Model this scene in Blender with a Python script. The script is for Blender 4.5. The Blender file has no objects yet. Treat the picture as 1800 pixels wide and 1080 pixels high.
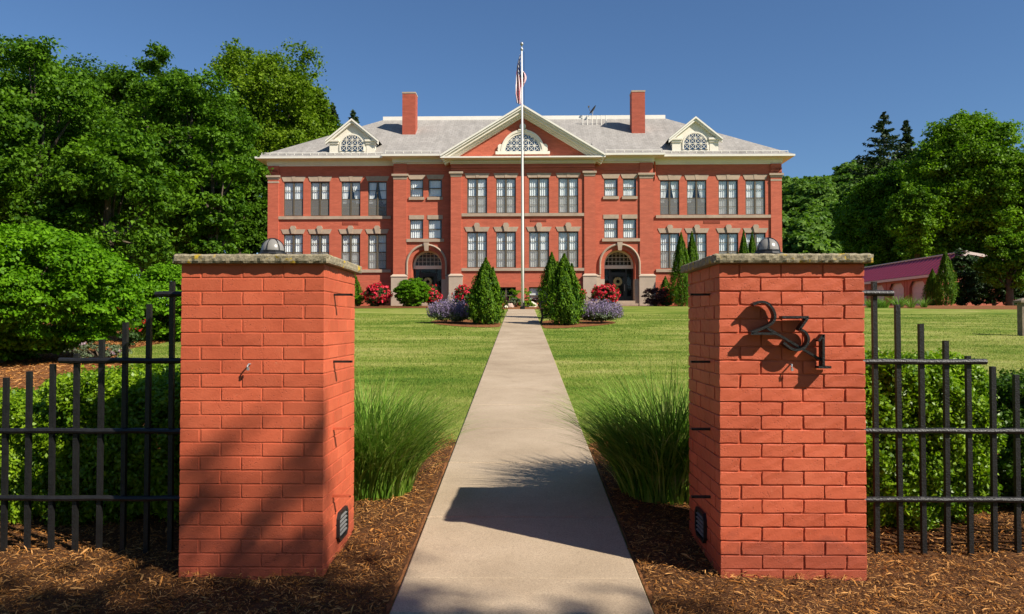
import bpy, bmesh, math, random
import numpy as np
from mathutils import Vector, Matrix, Euler
random.seed(11)
RNG = np.random.default_rng(11)
sc = bpy.context.scene
COL = sc.collection

# ------------------------------------------------------------------ camera, sky, sun, exposure
FPX, VPX, HORY, EYE = 1381.0, 916.0, 572.0, 1.26
PITCH = math.atan((HORY - 540.0) / FPX)
YAW = math.atan((VPX - 900.0) / FPX)
cd = bpy.data.cameras.new('camera')
cd.sensor_width = 36.0
cd.sensor_fit = 'HORIZONTAL'
cd.lens = FPX / 1800.0 * 36.0
cd.clip_start = 0.05
cd.clip_end = 3000
cam = bpy.data.objects.new('camera', cd)
COL.objects.link(cam)
cam.location = (0, 0, EYE)
cam.rotation_euler = (math.pi / 2 + PITCH, 0, YAW)
sc.camera = cam
CAMR = Euler(cam.rotation_euler).to_matrix()

SUN = Vector((1.43, -0.93, 1.54)).normalized()
w = bpy.data.worlds.new('World')
sc.world = w
w.use_nodes = True
nt = w.node_tree
sky = nt.nodes.new('ShaderNodeTexSky')
sky.sky_type = 'NISHITA'
sky.sun_disc = False
sky.sun_elevation = math.asin(SUN.z)
sky.sun_rotation = math.atan2(SUN.x, SUN.y)
sky.altitude = 300
sky.air_density = 1.1
sky.dust_density = 0.0
sky.ozone_density = 9.0
bg = nt.nodes['Background']
bg.inputs['Strength'].default_value = 0.069
nt.links.new(sky.outputs[0], bg.inputs[0])
sd = bpy.data.lights.new('sun', 'SUN')
sd.energy = 5.0
sd.angle = math.radians(0.55)
sd.color = (1.0, 0.93, 0.82)
so = bpy.data.objects.new('sun', sd)
COL.objects.link(so)
so.rotation_euler = SUN.to_track_quat('Z', 'Y').to_euler()
so.location = (30, -30, 40)
sc.view_settings.view_transform = 'Standard'
sc.view_settings.look = 'None'
sc.view_settings.exposure = 0.58
sc.view_settings.gamma = 1.0
sc.view_settings.use_curve_mapping = False
sc.cycles.transparent_max_bounces = 16
sc.cycles.max_bounces = 6
sc.cycles.diffuse_bounces = 2

# ------------------------------------------------------------------ pixel -> world helpers (used to take measurements)
def ray(px, py):
    return CAMR @ Vector(((px - 900) / FPX, (540 - py) / FPX, -1.0))
def at(px, py, Y):
    d = ray(px, py)
    t = Y / d.y
    return d.x * t, EYE + d.z * t
GY = [(-400, -0.35), (-3, -0.35), (3.88, 0.0), (34, 1.93), (47, 2.42), (60, 2.72), (110, 3.6), (1500, 6.0)]
def gz(y):
    for (a, za), (b, zb) in zip(GY, GY[1:]):
        if y <= b:
            return za + (zb - za) * (y - a) / (b - a)
    return GY[-1][1]
def gzn(y):
    return np.interp(y, [a for a, _ in GY], [z for _, z in GY])
def ground(px, py):
    d = ray(px, py)
    y = 0.5
    while y < 300 and EYE + d.z * y / d.y > gz(y):
        y += 0.05
    return d.x * y / d.y, y

# ------------------------------------------------------------------ materials
def mat(name, col, rough=0.7, var=0.0, vscale=6.0, bump=0.0, bscale=40.0, metal=0.0, spec=0.4):
    m = bpy.data.materials.new(name)
    m.use_nodes = True
    t = m.node_tree
    p = t.nodes['Principled BSDF']
    p.inputs['Base Color'].default_value = (*col, 1)
    p.inputs['Roughness'].default_value = rough
    p.inputs['Metallic'].default_value = metal
    p.inputs['Specular IOR Level'].default_value = spec
    g = t.nodes.new('ShaderNodeNewGeometry')
    if var > 0:
        n = t.nodes.new('ShaderNodeTexNoise')
        n.inputs['Scale'].default_value = vscale
        n.inputs['Detail'].default_value = 6
        n.inputs['Roughness'].default_value = 0.65
        t.links.new(g.outputs['Position'], n.inputs['Vector'])
        r = t.nodes.new('ShaderNodeValToRGB')
        r.color_ramp.elements[0].position = 0.3
        r.color_ramp.elements[1].position = 0.7
        r.color_ramp.elements[0].color = (*[c * (1 - var) for c in col], 1)
        r.color_ramp.elements[1].color = (*[min(1, c * (1 + var)) for c in col], 1)
        t.links.new(n.outputs['Fac'], r.inputs['Fac'])
        t.links.new(r.outputs['Color'], p.inputs['Base Color'])
    if bump > 0:
        n2 = t.nodes.new('ShaderNodeTexNoise')
        n2.inputs['Scale'].default_value = bscale
        n2.inputs['Detail'].default_value = 5
        t.links.new(g.outputs['Position'], n2.inputs['Vector'])
        b = t.nodes.new('ShaderNodeBump')
        b.inputs['Strength'].default_value = min(1, bump)
        b.inputs['Distance'].default_value = 0.02
        t.links.new(n2.outputs['Fac'], b.inputs['Height'])
        t.links.new(b.outputs['Normal'], p.inputs['Normal'])
    return m

def N(t, typ, **kw):
    n = t.nodes.new(typ)
    for k, v in kw.items():
        if k in n.inputs:
            n.inputs[k].default_value = v
        else:
            setattr(n, k, v)
    return n
def ramp(t, stops):
    r = t.nodes.new('ShaderNodeValToRGB')
    e = r.color_ramp.elements
    while len(e) < len(stops):
        e.new(0.5)
    for el, (p, c) in zip(e, stops):
        el.position = p
        el.color = (*c, 1) if len(c) == 3 else c
    return r

def leaf_mat(name, c0, c1, trans=0.35, patch=0.5, rough=0.55, spec=0.25):
    """leaf colour varies per leaf and per clump; thin leaves let some light through"""
    m = bpy.data.materials.new(name)
    m.use_nodes = True
    t = m.node_tree
    p = t.nodes['Principled BSDF']
    p.inputs['Roughness'].default_value = rough
    p.inputs['Specular IOR Level'].default_value = spec
    g = t.nodes.new('ShaderNodeNewGeometry')
    n = N(t, 'ShaderNodeTexNoise', Scale=patch, Detail=3.0)
    t.links.new(g.outputs['Position'], n.inputs['Vector'])
    a = N(t, 'ShaderNodeMath', operation='MULTIPLY_ADD')
    t.links.new(g.outputs['Random Per Island'], a.inputs[0])
    a.inputs[1].default_value = 0.55
    t.links.new(n.outputs['Fac'], a.inputs[2])
    s = N(t, 'ShaderNodeMath', operation='SUBTRACT')
    t.links.new(a.outputs[0], s.inputs[0])
    s.inputs[1].default_value = 0.28
    mid = [(x + y) / 2 for x, y in zip(c0, c1)]
    r = ramp(t, [(0.2, c0), (0.5, mid), (0.85, c1)])
    t.links.new(s.outputs[0], r.inputs['Fac'])
    t.links.new(r.outputs['Color'], p.inputs['Base Color'])
    tr = t.nodes.new('ShaderNodeBsdfTranslucent')
    hs = N(t, 'ShaderNodeMixRGB', blend_type='MULTIPLY')
    hs.inputs['Fac'].default_value = 1
    hs.inputs['Color2'].default_value = (1.25, 1.5, 0.45, 1)
    t.links.new(r.outputs['Color'], hs.inputs['Color1'])
    t.links.new(hs.outputs[0], tr.inputs['Color'])
    mx = t.nodes.new('ShaderNodeMixShader')
    mx.inputs[0].default_value = trans
    t.links.new(p.outputs[0], mx.inputs[1])
    t.links.new(tr.outputs[0], mx.inputs[2])
    t.links.new(mx.outputs[0], t.nodes['Material Output'].inputs['Surface'])
    return m

def wall_uv(t):
    """u along the wall, v up, from the object's own position and facing"""
    tc = t.nodes.new('ShaderNodeTexCoord')
    g = t.nodes.new('ShaderNodeNewGeometry')
    sp = t.nodes.new('ShaderNodeSeparateXYZ')
    t.links.new(tc.outputs['Object'], sp.inputs[0])
    sn = t.nodes.new('ShaderNodeSeparateXYZ')
    t.links.new(g.outputs['True Normal'], sn.inputs[0])
    ab = N(t, 'ShaderNodeMath', operation='ABSOLUTE')
    t.links.new(sn.outputs['X'], ab.inputs[0])
    gt = N(t, 'ShaderNodeMath', operation='GREATER_THAN')
    gt.inputs[1].default_value = 0.7
    t.links.new(ab.outputs[0], gt.inputs[0])
    mx = t.nodes.new('ShaderNodeMix')
    t.links.new(gt.outputs[0], mx.inputs[0])
    t.links.new(sp.outputs['X'], mx.inputs[2])
    t.links.new(sp.outputs['Y'], mx.inputs[3])
    cb = t.nodes.new('ShaderNodeCombineXYZ')
    t.links.new(mx.outputs[0], cb.inputs[0])
    t.links.new(sp.outputs['Z'], cb.inputs[1])
    return cb

def brick_mat(name, c0, c1, cm, bw=0.21, bh=0.0677, bumpd=0.006, var=0.25):
    m = bpy.data.materials.new(name)
    m.use_nodes = True
    t = m.node_tree
    p = t.nodes['Principled BSDF']
    p.inputs['Roughness'].default_value = 0.75
    p.inputs['Specular IOR Level'].default_value = 0.25
    uv = wall_uv(t)
    b = t.nodes.new('ShaderNodeTexBrick')
    b.inputs['Scale'].default_value = 1.0
    b.inputs['Brick Width'].default_value = bw
    b.inputs['Row Height'].default_value = bh
    b.inputs['Mortar Size'].default_value = 0.006
    b.inputs['Mortar Smooth'].default_value = 0.3
    b.inputs['Bias'].default_value = 0.0
    b.inputs['Color1'].default_value = (*c0, 1)
    b.inputs['Color2'].default_value = (*c1, 1)
    b.inputs['Mortar'].default_value = (*cm, 1)
    t.links.new(uv.outputs[0], b.inputs['Vector'])
    mp = N(t, 'ShaderNodeMapping')
    mp.inputs['Scale'].default_value = (0.5, 3.0, 1)
    t.links.new(uv.outputs[0], mp.inputs['Vector'])
    n = N(t, 'ShaderNodeTexNoise', Scale=1.6, Detail=6.0, Roughness=0.7)
    t.links.new(mp.outputs[0], n.inputs['Vector'])
    mr = N(t, 'ShaderNodeMapRange')
    mr.inputs['From Min'].default_value = 0.3
    mr.inputs['From Max'].default_value = 0.7
    mr.inputs['To Min'].default_value = 1 - var
    mr.inputs['To Max'].default_value = 1 + var
    t.links.new(n.outputs['Fac'], mr.inputs['Value'])
    mm = N(t, 'ShaderNodeMixRGB', blend_type='MULTIPLY')
    mm.inputs['Fac'].default_value = 1
    t.links.new(b.outputs['Color'], mm.inputs['Color1'])
    t.links.new(mr.outputs[0], mm.inputs['Color2'])
    t.links.new(mm.outputs[0], p.inputs['Base Color'])
    bp = t.nodes.new('ShaderNodeBump')
    bp.inputs['Strength'].default_value = 0.6
    bp.inputs['Distance'].default_value = bumpd
    bp.invert = True
    t.links.new(b.outputs['Fac'], bp.inputs['Height'])
    t.links.new(bp.outputs[0], p.inputs['Normal'])
    return m

M = {}
M['brick'] = brick_mat('painted_school_brick', (0.47, 0.112, 0.062), (0.54, 0.135, 0.075), (0.45, 0.11, 0.064), var=0.15)
M['stone'] = mat('pale_sandstone', (0.41, 0.31, 0.225), 0.85, 0.16, 2.5, 0.3, 30)
M['stone_block'] = mat('foundation_stone', (0.46, 0.36, 0.27), 0.85, 0.12, 1.5, 0.3, 25)
M['cream'] = mat('cream_paint', (0.80, 0.73, 0.60), 0.5, 0.06, 2.0)
M['trimwhite'] = mat('gutter_white', (0.82, 0.77, 0.67), 0.45, 0.05, 3.0)
M['bronze'] = mat('bronze_window_frame', (0.11, 0.088, 0.058), 0.5)
M['dark'] = mat('dark_room_paint', (0.012, 0.014, 0.016), 0.9)
M['doormetal'] = mat('dark_door_frame', (0.02, 0.018, 0.015), 0.4)
M['curtain'] = mat('white_curtain', (0.86, 0.86, 0.84), 0.9)
M['iron'] = mat('black_iron', (0.012, 0.0115, 0.0115), 0.45, 0.35, 30, 0.25, 120, spec=0.4)
M['pole'] = mat('white_flagpole', (0.75, 0.73, 0.70), 0.4)
M['bark'] = mat('bark', (0.10, 0.075, 0.05), 0.95, 0.4, 5, 0.8, 18)
M['wood'] = mat('weathered_wood', (0.36, 0.20, 0.10), 0.7, 0.3, 20)
M['rock'] = mat('pale_rock', (0.62, 0.55, 0.42), 0.9, 0.25, 6, 0.5, 15)
M['rock2'] = mat('pinkish_rock', (0.45, 0.33, 0.26), 0.9, 0.25, 6, 0.5, 15)
M['chimney'] = brick_mat('chimney_brick', (0.36, 0.075, 0.04), (0.42, 0.09, 0.05), (0.36, 0.13, 0.09), var=0.2)
M['garage_red'] = mat('garage_red_siding', (0.46, 0.13, 0.07), 0.7, 0.1, 3)
M['garage_roof'] = mat('magenta_metal_roof', (0.215, 0.021, 0.050), 0.45, 0.08, 2)
M['garage_door'] = mat('pink_beige_door', (0.68, 0.54, 0.46), 0.6, 0.05, 3)
M['steel'] = mat('galvanised', (0.42, 0.42, 0.42), 0.4, metal=0.6)
M['lampglass'] = mat('frosted_dome', (0.24, 0.225, 0.20), 0.25, 0.1, 20, spec=0.6)
M['lampbase'] = mat('black_lamp_base', (0.012, 0.012, 0.013), 0.45)
M['louvre'] = mat('grey_louvre', (.16, .155, .15), .5)
M['straw'] = mat('dried_wreath', (0.78, 0.60, 0.26), 0.9, 0.4, 30)
M['concrete_cap'] = None

def glass_mat(name, f0):
    m = bpy.data.materials.new(name)
    m.use_nodes = True
    t = m.node_tree
    t.nodes.remove(t.nodes['Principled BSDF'])
    tr = N(t, 'ShaderNodeBsdfTransparent')
    tr.inputs[0].default_value = (0.93, 0.95, 0.95, 1)
    gl = N(t, 'ShaderNodeBsdfGlossy')
    gl.inputs['Roughness'].default_value = 0.03
    # two-sided Schlick reflectance of a double pane
    g = N(t, 'ShaderNodeNewGeometry')
    dt = N(t, 'ShaderNodeVectorMath', operation='DOT_PRODUCT')
    t.links.new(g.outputs['Normal'], dt.inputs[0])
    t.links.new(g.outputs['Incoming'], dt.inputs[1])
    ab = N(t, 'ShaderNodeMath', operation='ABSOLUTE')
    t.links.new(dt.outputs['Value'], ab.inputs[0])
    om = N(t, 'ShaderNodeMath', operation='SUBTRACT')
    om.inputs[0].default_value = 1.0
    t.links.new(ab.outputs[0], om.inputs[1])
    pw = N(t, 'ShaderNodeMath', operation='POWER')
    t.links.new(om.outputs[0], pw.inputs[0])
    pw.inputs[1].default_value = 5.0
    ma = N(t, 'ShaderNodeMath', operation='MULTIPLY_ADD')
    t.links.new(pw.outputs[0], ma.inputs[0])
    ma.inputs[1].default_value = 1 - f0
    ma.inputs[2].default_value = f0
    mx = t.nodes.new('ShaderNodeMixShader')
    t.links.new(ma.outputs[0], mx.inputs[0])
    t.links.new(tr.outputs[0], mx.inputs[1])
    t.links.new(gl.outputs[0], mx.inputs[2])
    t.links.new(mx.outputs[0], t.nodes['Material Output'].inputs['Surface'])
    return m
M['glass'] = glass_mat('window_glass', .10)
M['doorglass'] = glass_mat('door_glass', .035)
def screen_mat():
    m = bpy.data.materials.new('insect_screen')
    m.use_nodes = True
    t = m.node_tree
    p = t.nodes['Principled BSDF']
    p.inputs['Base Color'].default_value = (0.34, 0.325, 0.295, 1)
    p.inputs['Roughness'].default_value = 0.6
    tr = N(t, 'ShaderNodeBsdfTransparent')
    mx = t.nodes.new('ShaderNodeMixShader')
    mx.inputs[0].default_value = 0.42
    t.links.new(tr.outputs[0], mx.inputs[1])
    t.links.new(p.outputs[0], mx.inputs[2])
    t.links.new(mx.outputs[0], t.nodes['Material Output'].inputs['Surface'])
    return m
M['screen'] = screen_mat()

def roof_mat():
    m = bpy.data.materials.new('grey_shingle')
    m.use_nodes = True
    t = m.node_tree
    p = t.nodes['Principled BSDF']
    p.inputs['Roughness'].default_value = 0.9
    p.inputs['Specular IOR Level'].default_value = 0.2
    tc = N(t, 'ShaderNodeTexCoord')
    b = t.nodes.new('ShaderNodeTexBrick')
    sp = N(t, 'ShaderNodeSeparateXYZ')
    t.links.new(tc.outputs['Object'], sp.inputs[0])
    cb = N(t, 'ShaderNodeCombineXYZ')
    t.links.new(sp.outputs['X'], cb.inputs[0])
    t.links.new(sp.outputs['Z'], cb.inputs[1])
    t.links.new(cb.outputs[0], b.inputs['Vector'])
    b.inputs['Scale'].default_value = 1
    b.inputs['Brick Width'].default_value = 0.3
    b.inputs['Row Height'].default_value = 0.14
    b.inputs['Mortar Size'].default_value = 0.012
    b.inputs['Color1'].default_value = (0.295, 0.270, 0.240, 1)
    b.inputs['Color2'].default_value = (0.35, 0.322, 0.288, 1)
    b.inputs['Mortar'].default_value = (0.225, 0.215, 0.20, 1)
    mp = N(t, 'ShaderNodeMapping')
    mp.inputs['Scale'].default_value = (1.5, 0.25, 0.25)
    t.links.new(tc.outputs['Object'], mp.inputs['Vector'])
    n = N(t, 'ShaderNodeTexNoise', Scale=1.3, Detail=7.0, Roughness=0.7)
    t.links.new(mp.outputs[0], n.inputs['Vector'])
    mr = N(t, 'ShaderNodeMapRange')
    mr.inputs['From Min'].default_value = 0.3
    mr.inputs['From Max'].default_value = 0.7
    mr.inputs['To Min'].default_value = 0.78
    mr.inputs['To Max'].default_value = 1.2
    t.links.new(n.outputs['Fac'], mr.inputs['Value'])
    mm = N(t, 'ShaderNodeMixRGB', blend_type='MULTIPLY')
    mm.inputs['Fac'].default_value = 1
    t.links.new(b.outputs['Color'], mm.inputs['Color1'])
    t.links.new(mr.outputs[0], mm.inputs['Color2'])
    t.links.new(mm.outputs[0], p.inputs['Base Color'])
    return m
M['roof'] = roof_mat()

def pier_mat(name, base):
    m = bpy.data.materials.new(name)
    m.use_nodes = True
    t = m.node_tree
    p = t.nodes['Principled BSDF']
    p.inputs['Roughness'].default_value = 0.55
    p.inputs['Specular IOR Level'].default_value = 0.3
    g = N(t, 'ShaderNodeNewGeometry')
    n = N(t, 'ShaderNodeTexNoise', Scale=3.2, Detail=8.0, Roughness=0.7)
    t.links.new(g.outputs['Position'], n.inputs['Vector'])
    r = ramp(t, [(0.28, [base[0] * .82, base[1] * .78, base[2] * .78]), (0.5, base), (0.74, [base[0] * 1.12, base[1] * 1.25, base[2] * 1.3])])
    t.links.new(n.outputs['Fac'], r.inputs['Fac'])
    # small scuffs where the paint is worn thin
    n3 = N(t, 'ShaderNodeTexNoise', Scale=55.0, Detail=4.0, Roughness=0.75)
    t.links.new(g.outputs['Position'], n3.inputs['Vector'])
    r3 = ramp(t, [(0.66, (0, 0, 0)), (0.74, (1, 1, 1))])
    t.links.new(n3.outputs['Fac'], r3.inputs['Fac'])
    mm = N(t, 'ShaderNodeMixRGB', blend_type='MIX')
    t.links.new(r3.outputs[0], mm.inputs['Fac'])
    t.links.new(r.outputs[0], mm.inputs['Color1'])
    mm.inputs['Color2'].default_value = (base[0] * 1.08, base[1] * 1.9, base[2] * 2.2, 1)
    rnd = N(t, 'ShaderNodeMapRange')
    rnd.inputs['To Min'].default_value = 0.88
    rnd.inputs['To Max'].default_value = 1.10
    t.links.new(g.outputs['Random Per Island'], rnd.inputs['Value'])
    mb = N(t, 'ShaderNodeMixRGB', blend_type='MULTIPLY')
    mb.inputs['Fac'].default_value = 1
    t.links.new(mm.outputs[0], mb.inputs['Color1'])
    t.links.new(rnd.outputs[0], mb.inputs['Color2'])
    # mulch splash dirt low on the brick
    sp = N(t, 'ShaderNodeSeparateXYZ')
    t.links.new(g.outputs['Position'], sp.inputs[0])
    nd = N(t, 'ShaderNodeTexNoise', Scale=9.0, Detail=5.0)
    t.links.new(g.outputs['Position'], nd.inputs['Vector'])
    ad = N(t, 'ShaderNodeMath', operation='MULTIPLY_ADD')
    t.links.new(nd.outputs['Fac'], ad.inputs[0])
    ad.inputs[1].default_value = -0.34
    t.links.new(sp.outputs['Z'], ad.inputs[2])
    rd = ramp(t, [(0.0, (0.55, 0.55, 0.55)), (0.06, (0, 0, 0))])
    t.links.new(ad.outputs[0], rd.inputs['Fac'])
    md = N(t, 'ShaderNodeMixRGB', blend_type='MIX')
    t.links.new(rd.outputs[0], md.inputs['Fac'])
    t.links.new(mb.outputs[0], md.inputs['Color1'])
    md.inputs['Color2'].default_value = (0.26, 0.06, 0.035, 1)
    t.links.new(md.outputs[0], p.inputs['Base Color'])
    # roughness of brick under paint: fine grain and small pits
    v = N(t, 'ShaderNodeTexVoronoi', Scale=85.0)
    t.links.new(g.outputs['Position'], v.inputs['Vector'])
    rv = ramp(t, [(0.0, (0, 0, 0)), (0.22, (1, 1, 1))])
    t.links.new(v.outputs['Distance'], rv.inputs['Fac'])
    nm = N(t, 'ShaderNodeTexNoise', Scale=14.0, Detail=2.0)
    t.links.new(g.outputs['Position'], nm.inputs['Vector'])
    rm = ramp(t, [(0.5, (1, 1, 1)), (0.62, (0, 0, 0))])
    t.links.new(nm.outputs['Fac'], rm.inputs['Fac'])
    mxx = N(t, 'ShaderNodeMath', operation='MAXIMUM')
    t.links.new(rv.outputs[0], mxx.inputs[0])
    t.links.new(rm.outputs[0], mxx.inputs[1])
    n2 = N(t, 'ShaderNodeTexNoise', Scale=120.0, Detail=6.0, Roughness=0.7)
    t.links.new(g.outputs['Position'], n2.inputs['Vector'])
    b1 = N(t, 'ShaderNodeBump')
    b1.inputs['Strength'].default_value = 0.45
    b1.inputs['Distance'].default_value = 0.004
    t.links.new(n2.outputs['Fac'], b1.inputs['Height'])
    b2 = N(t, 'ShaderNodeBump')
    b2.inputs['Strength'].default_value = 0.9
    b2.inputs['Distance'].default_value = 0.007
    t.links.new(mxx.outputs[0], b2.inputs['Height'])
    t.links.new(b1.outputs[0], b2.inputs['Normal'])
    t.links.new(b2.outputs[0], p.inputs['Normal'])
    return m
M['pier'] = pier_mat('painted_pier_brick', (0.55, 0.112, 0.050))

def lichen_mat():
    m = bpy.data.materials.new('lichen_concrete')
    m.use_nodes = True
    t = m.node_tree
    p = t.nodes['Principled BSDF']
    p.inputs['Roughness'].default_value = 0.95
    g = N(t, 'ShaderNodeNewGeometry')
    n = N(t, 'ShaderNodeTexNoise', Scale=45.0, Detail=8.0, Roughness=0.75)
    t.links.new(g.outputs['Position'], n.inputs['Vector'])
    r = ramp(t, [(0.3, (0.10, 0.085, 0.055)), (0.5, (0.27, 0.225, 0.14)), (0.7, (0.42, 0.36, 0.25))])
    t.links.new(n.outputs['Fac'], r.inputs['Fac'])
    n2 = N(t, 'ShaderNodeTexNoise', Scale=13.0, Detail=7.0, Roughness=0.7)
    t.links.new(g.outputs['Position'], n2.inputs['Vector'])
    r2 = ramp(t, [(0.57, (0, 0, 0)), (0.62, (1, 1, 1))])
    t.links.new(n2.outputs['Fac'], r2.inputs['Fac'])
    mx = N(t, 'ShaderNodeMixRGB')
    t.links.new(r2.outputs[0], mx.inputs['Fac'])
    t.links.new(r.outputs[0], mx.inputs['Color1'])
    mx.inputs['Color2'].default_value = (0.50, 0.33, 0.015, 1)
    n4 = N(t, 'ShaderNodeTexNoise', Scale=60.0, Detail=6.0, Roughness=0.8)
    t.links.new(g.outputs['Position'], n4.inputs['Vector'])
    r4 = ramp(t, [(0.55, (0, 0, 0)), (0.66, (1, 1, 1))])
    t.links.new(n4.outputs['Fac'], r4.inputs['Fac'])
    mx2 = N(t, 'ShaderNodeMixRGB')
    t.links.new(r4.outputs[0], mx2.inputs['Fac'])
    t.links.new(mx.outputs[0], mx2.inputs['Color1'])
    mx2.inputs['Color2'].default_value = (0.07, 0.065, 0.045, 1)
    t.links.new(mx2.outputs[0], p.inputs['Base Color'])
    b = N(t, 'ShaderNodeBump')
    b.inputs['Strength'].default_value = 0.9
    b.inputs['Distance'].default_value = 0.006
    t.links.new(n.outputs['Fac'], b.inputs['Height'])
    t.links.new(b.outputs[0], p.inputs['Normal'])
    return m
M['lichen'] = lichen_mat()

def concrete_mat():
    m = bpy.data.materials.new('walk_concrete')
    m.use_nodes = True
    t = m.node_tree
    p = t.nodes['Principled BSDF']
    p.inputs['Roughness'].default_value = 0.9
    p.inputs['Specular IOR Level'].default_value = 0.25
    g = N(t, 'ShaderNodeNewGeometry')
    n = N(t, 'ShaderNodeTexNoise', Scale=1.1, Detail=8.0, Roughness=0.65)
    t.links.new(g.outputs['Position'], n.inputs['Vector'])
    r = ramp(t, [(0.3, (0.315, 0.238, 0.158)), (0.52, (0.395, 0.305, 0.208)), (0.72, (0.455, 0.355, 0.25))])
    t.links.new(n.outputs['Fac'], r.inputs['Fac'])
    n2 = N(t, 'ShaderNodeTexNoise', Scale=130.0, Detail=5.0, Roughness=0.8)
    t.links.new(g.outputs['Position'], n2.inputs['Vector'])
    r2 = ramp(t, [(0.3, (0.52, 0.50, 0.48)), (0.5, (1, 1, 1)), (0.72, (1.35, 1.32, 1.3))])
    t.links.new(n2.outputs['Fac'], r2.inputs['Fac'])
    mm = N(t, 'ShaderNodeMixRGB', blend_type='MULTIPLY')
    mm.inputs['Fac'].default_value = 1
    t.links.new(r.outputs[0], mm.inputs['Color1'])
    t.links.new(r2.outputs[0], mm.inputs['Color2'])
    # a few dark stains
    n3 = N(t, 'ShaderNodeTexNoise', Scale=4.5, Detail=6.0, Roughness=0.7)
    t.links.new(g.outputs['Position'], n3.inputs['Vector'])
    r3 = ramp(t, [(0.60, (1, 1, 1)), (0.78, (0.74, 0.72, 0.70))])
    t.links.new(n3.outputs['Fac'], r3.inputs['Fac'])
    mm2 = N(t, 'ShaderNodeMixRGB', blend_type='MULTIPLY')
    mm2.inputs['Fac'].default_value = 1
    t.links.new(mm.outputs[0], mm2.inputs['Color1'])
    t.links.new(r3.outputs[0], mm2.inputs['Color2'])
    t.links.new(mm2.outputs[0], p.inputs['Base Color'])
    b = N(t, 'ShaderNodeBump')
    b.inputs['Strength'].default_value = 0.5
    b.inputs['Distance'].default_value = 0.004
    t.links.new(n2.outputs['Fac'], b.inputs['Height'])
    t.links.new(b.outputs[0], p.inputs['Normal'])
    return m
M['walk'] = concrete_mat()

def lawn_mat():
    m = bpy.data.materials.new('lawn_turf')
    m.use_nodes = True
    t = m.node_tree
    p = t.nodes['Principled BSDF']
    p.inputs['Roughness'].default_value = 0.9
    p.inputs['Specular IOR Level'].default_value = 0.1
    g = N(t, 'ShaderNodeNewGeometry')
    mp = N(t, 'ShaderNodeMapping')
    mp.inputs['Scale'].default_value = (0.45, 1.2, 1)
    mp.inputs['Rotation'].default_value = (0, 0, 0.35)
    t.links.new(g.outputs['Position'], mp.inputs['Vector'])
    n = N(t, 'ShaderNodeTexNoise', Scale=0.8, Detail=9.0, Roughness=0.68)
    t.links.new(mp.outputs[0], n.inputs['Vector'])
    r = ramp(t, [(0.34, (0.075, 0.138, 0.013)), (0.46, (0.150, 0.203, 0.027)), (0.54, (0.220, 0.252, 0.050)), (0.65, (0.32, 0.315, 0.10))])
    t.links.new(n.outputs['Fac'], r.inputs['Fac'])
    n2 = N(t, 'ShaderNodeTexNoise', Scale=28.0, Detail=5.0, Roughness=0.8)
    t.links.new(g.outputs['Position'], n2.inputs['Vector'])
    r2 = ramp(t, [(0.3, (0.6, 0.6, 0.5)), (0.7, (1.3, 1.3, 1.25))])
    t.links.new(n2.outputs['Fac'], r2.inputs['Fac'])
    mm = N(t, 'ShaderNodeMixRGB', blend_type='MULTIPLY')
    mm.inputs['Fac'].default_value = 1
    t.links.new(r.outputs[0], mm.inputs['Color1'])
    t.links.new(r2.outputs[0], mm.inputs['Color2'])
    t.links.new(mm.outputs[0], p.inputs['Base Color'])
    b = N(t, 'ShaderNodeBump')
    b.inputs['Strength'].default_value = 0.5
    b.inputs['Distance'].default_value = 0.03
    t.links.new(n2.outputs['Fac'], b.inputs['Height'])
    t.links.new(b.outputs[0], p.inputs['Normal'])
    return m
M['lawn'] = lawn_mat()

def blade_mat(name, stops, scale, trans=0.3):
    m = bpy.data.materials.new(name)
    m.use_nodes = True
    t = m.node_tree
    p = t.nodes['Principled BSDF']
    p.inputs['Roughness'].default_value = 0.6
    p.inputs['Specular IOR Level'].default_value = 0.2
    g = N(t, 'ShaderNodeNewGeometry')
    mp = N(t, 'ShaderNodeMapping')
    mp.inputs['Scale'].default_value = (0.45, 1.2, 1)
    mp.inputs['Rotation'].default_value = (0, 0, 0.35)
    t.links.new(g.outputs['Position'], mp.inputs['Vector'])
    n = N(t, 'ShaderNodeTexNoise', Scale=scale, Detail=9.0, Roughness=0.68)
    t.links.new(mp.outputs[0], n.inputs['Vector'])
    a = N(t, 'ShaderNodeMath', operation='MULTIPLY_ADD')
    t.links.new(g.outputs['Random Per Island'], a.inputs[0])
    a.inputs[1].default_value = 0.36
    t.links.new(n.outputs['Fac'], a.inputs[2])
    s = N(t, 'ShaderNodeMath', operation='SUBTRACT')
    t.links.new(a.outputs[0], s.inputs[0])
    s.inputs[1].default_value = 0.18
    r = ramp(t, stops)
    t.links.new(s.outputs[0], r.inputs['Fac'])
    t.links.new(r.outputs[0], p.inputs['Base Color'])
    tr = N(t, 'ShaderNodeBsdfTranslucent')
    t.links.new(r.outputs[0], tr.inputs['Color'])
    mx = N(t, 'ShaderNodeMixShader')
    mx.inputs[0].default_value = trans
    t.links.new(p.outputs[0], mx.inputs[1])
    t.links.new(tr.outputs[0], mx.inputs[2])
    t.links.new(mx.outputs[0], t.nodes['Material Output'].inputs['Surface'])
    return m
M['blade'] = blade_mat('lawn_blades', [(0.34, (0.095, 0.185, 0.016)), (0.46, (0.20, 0.285, 0.034)), (0.54, (0.315, 0.365, 0.065)), (0.65, (0.46, 0.445, 0.14))], 0.8, .4)
M['ornblade'] = blade_mat('tall_grass_blades', [(0.3, (0.08, 0.19, 0.014)), (0.5, (0.19, 0.34, 0.034)), (0.66, (0.33, 0.44, 0.08)), (0.82, (0.50, 0.42, 0.20))], 6.0)
M['mulchbase'] = mat('mulch_soil', (0.085, 0.038, 0.016), 1.0, 0.45, 14, 0.9, 60, spec=0.1)
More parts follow.
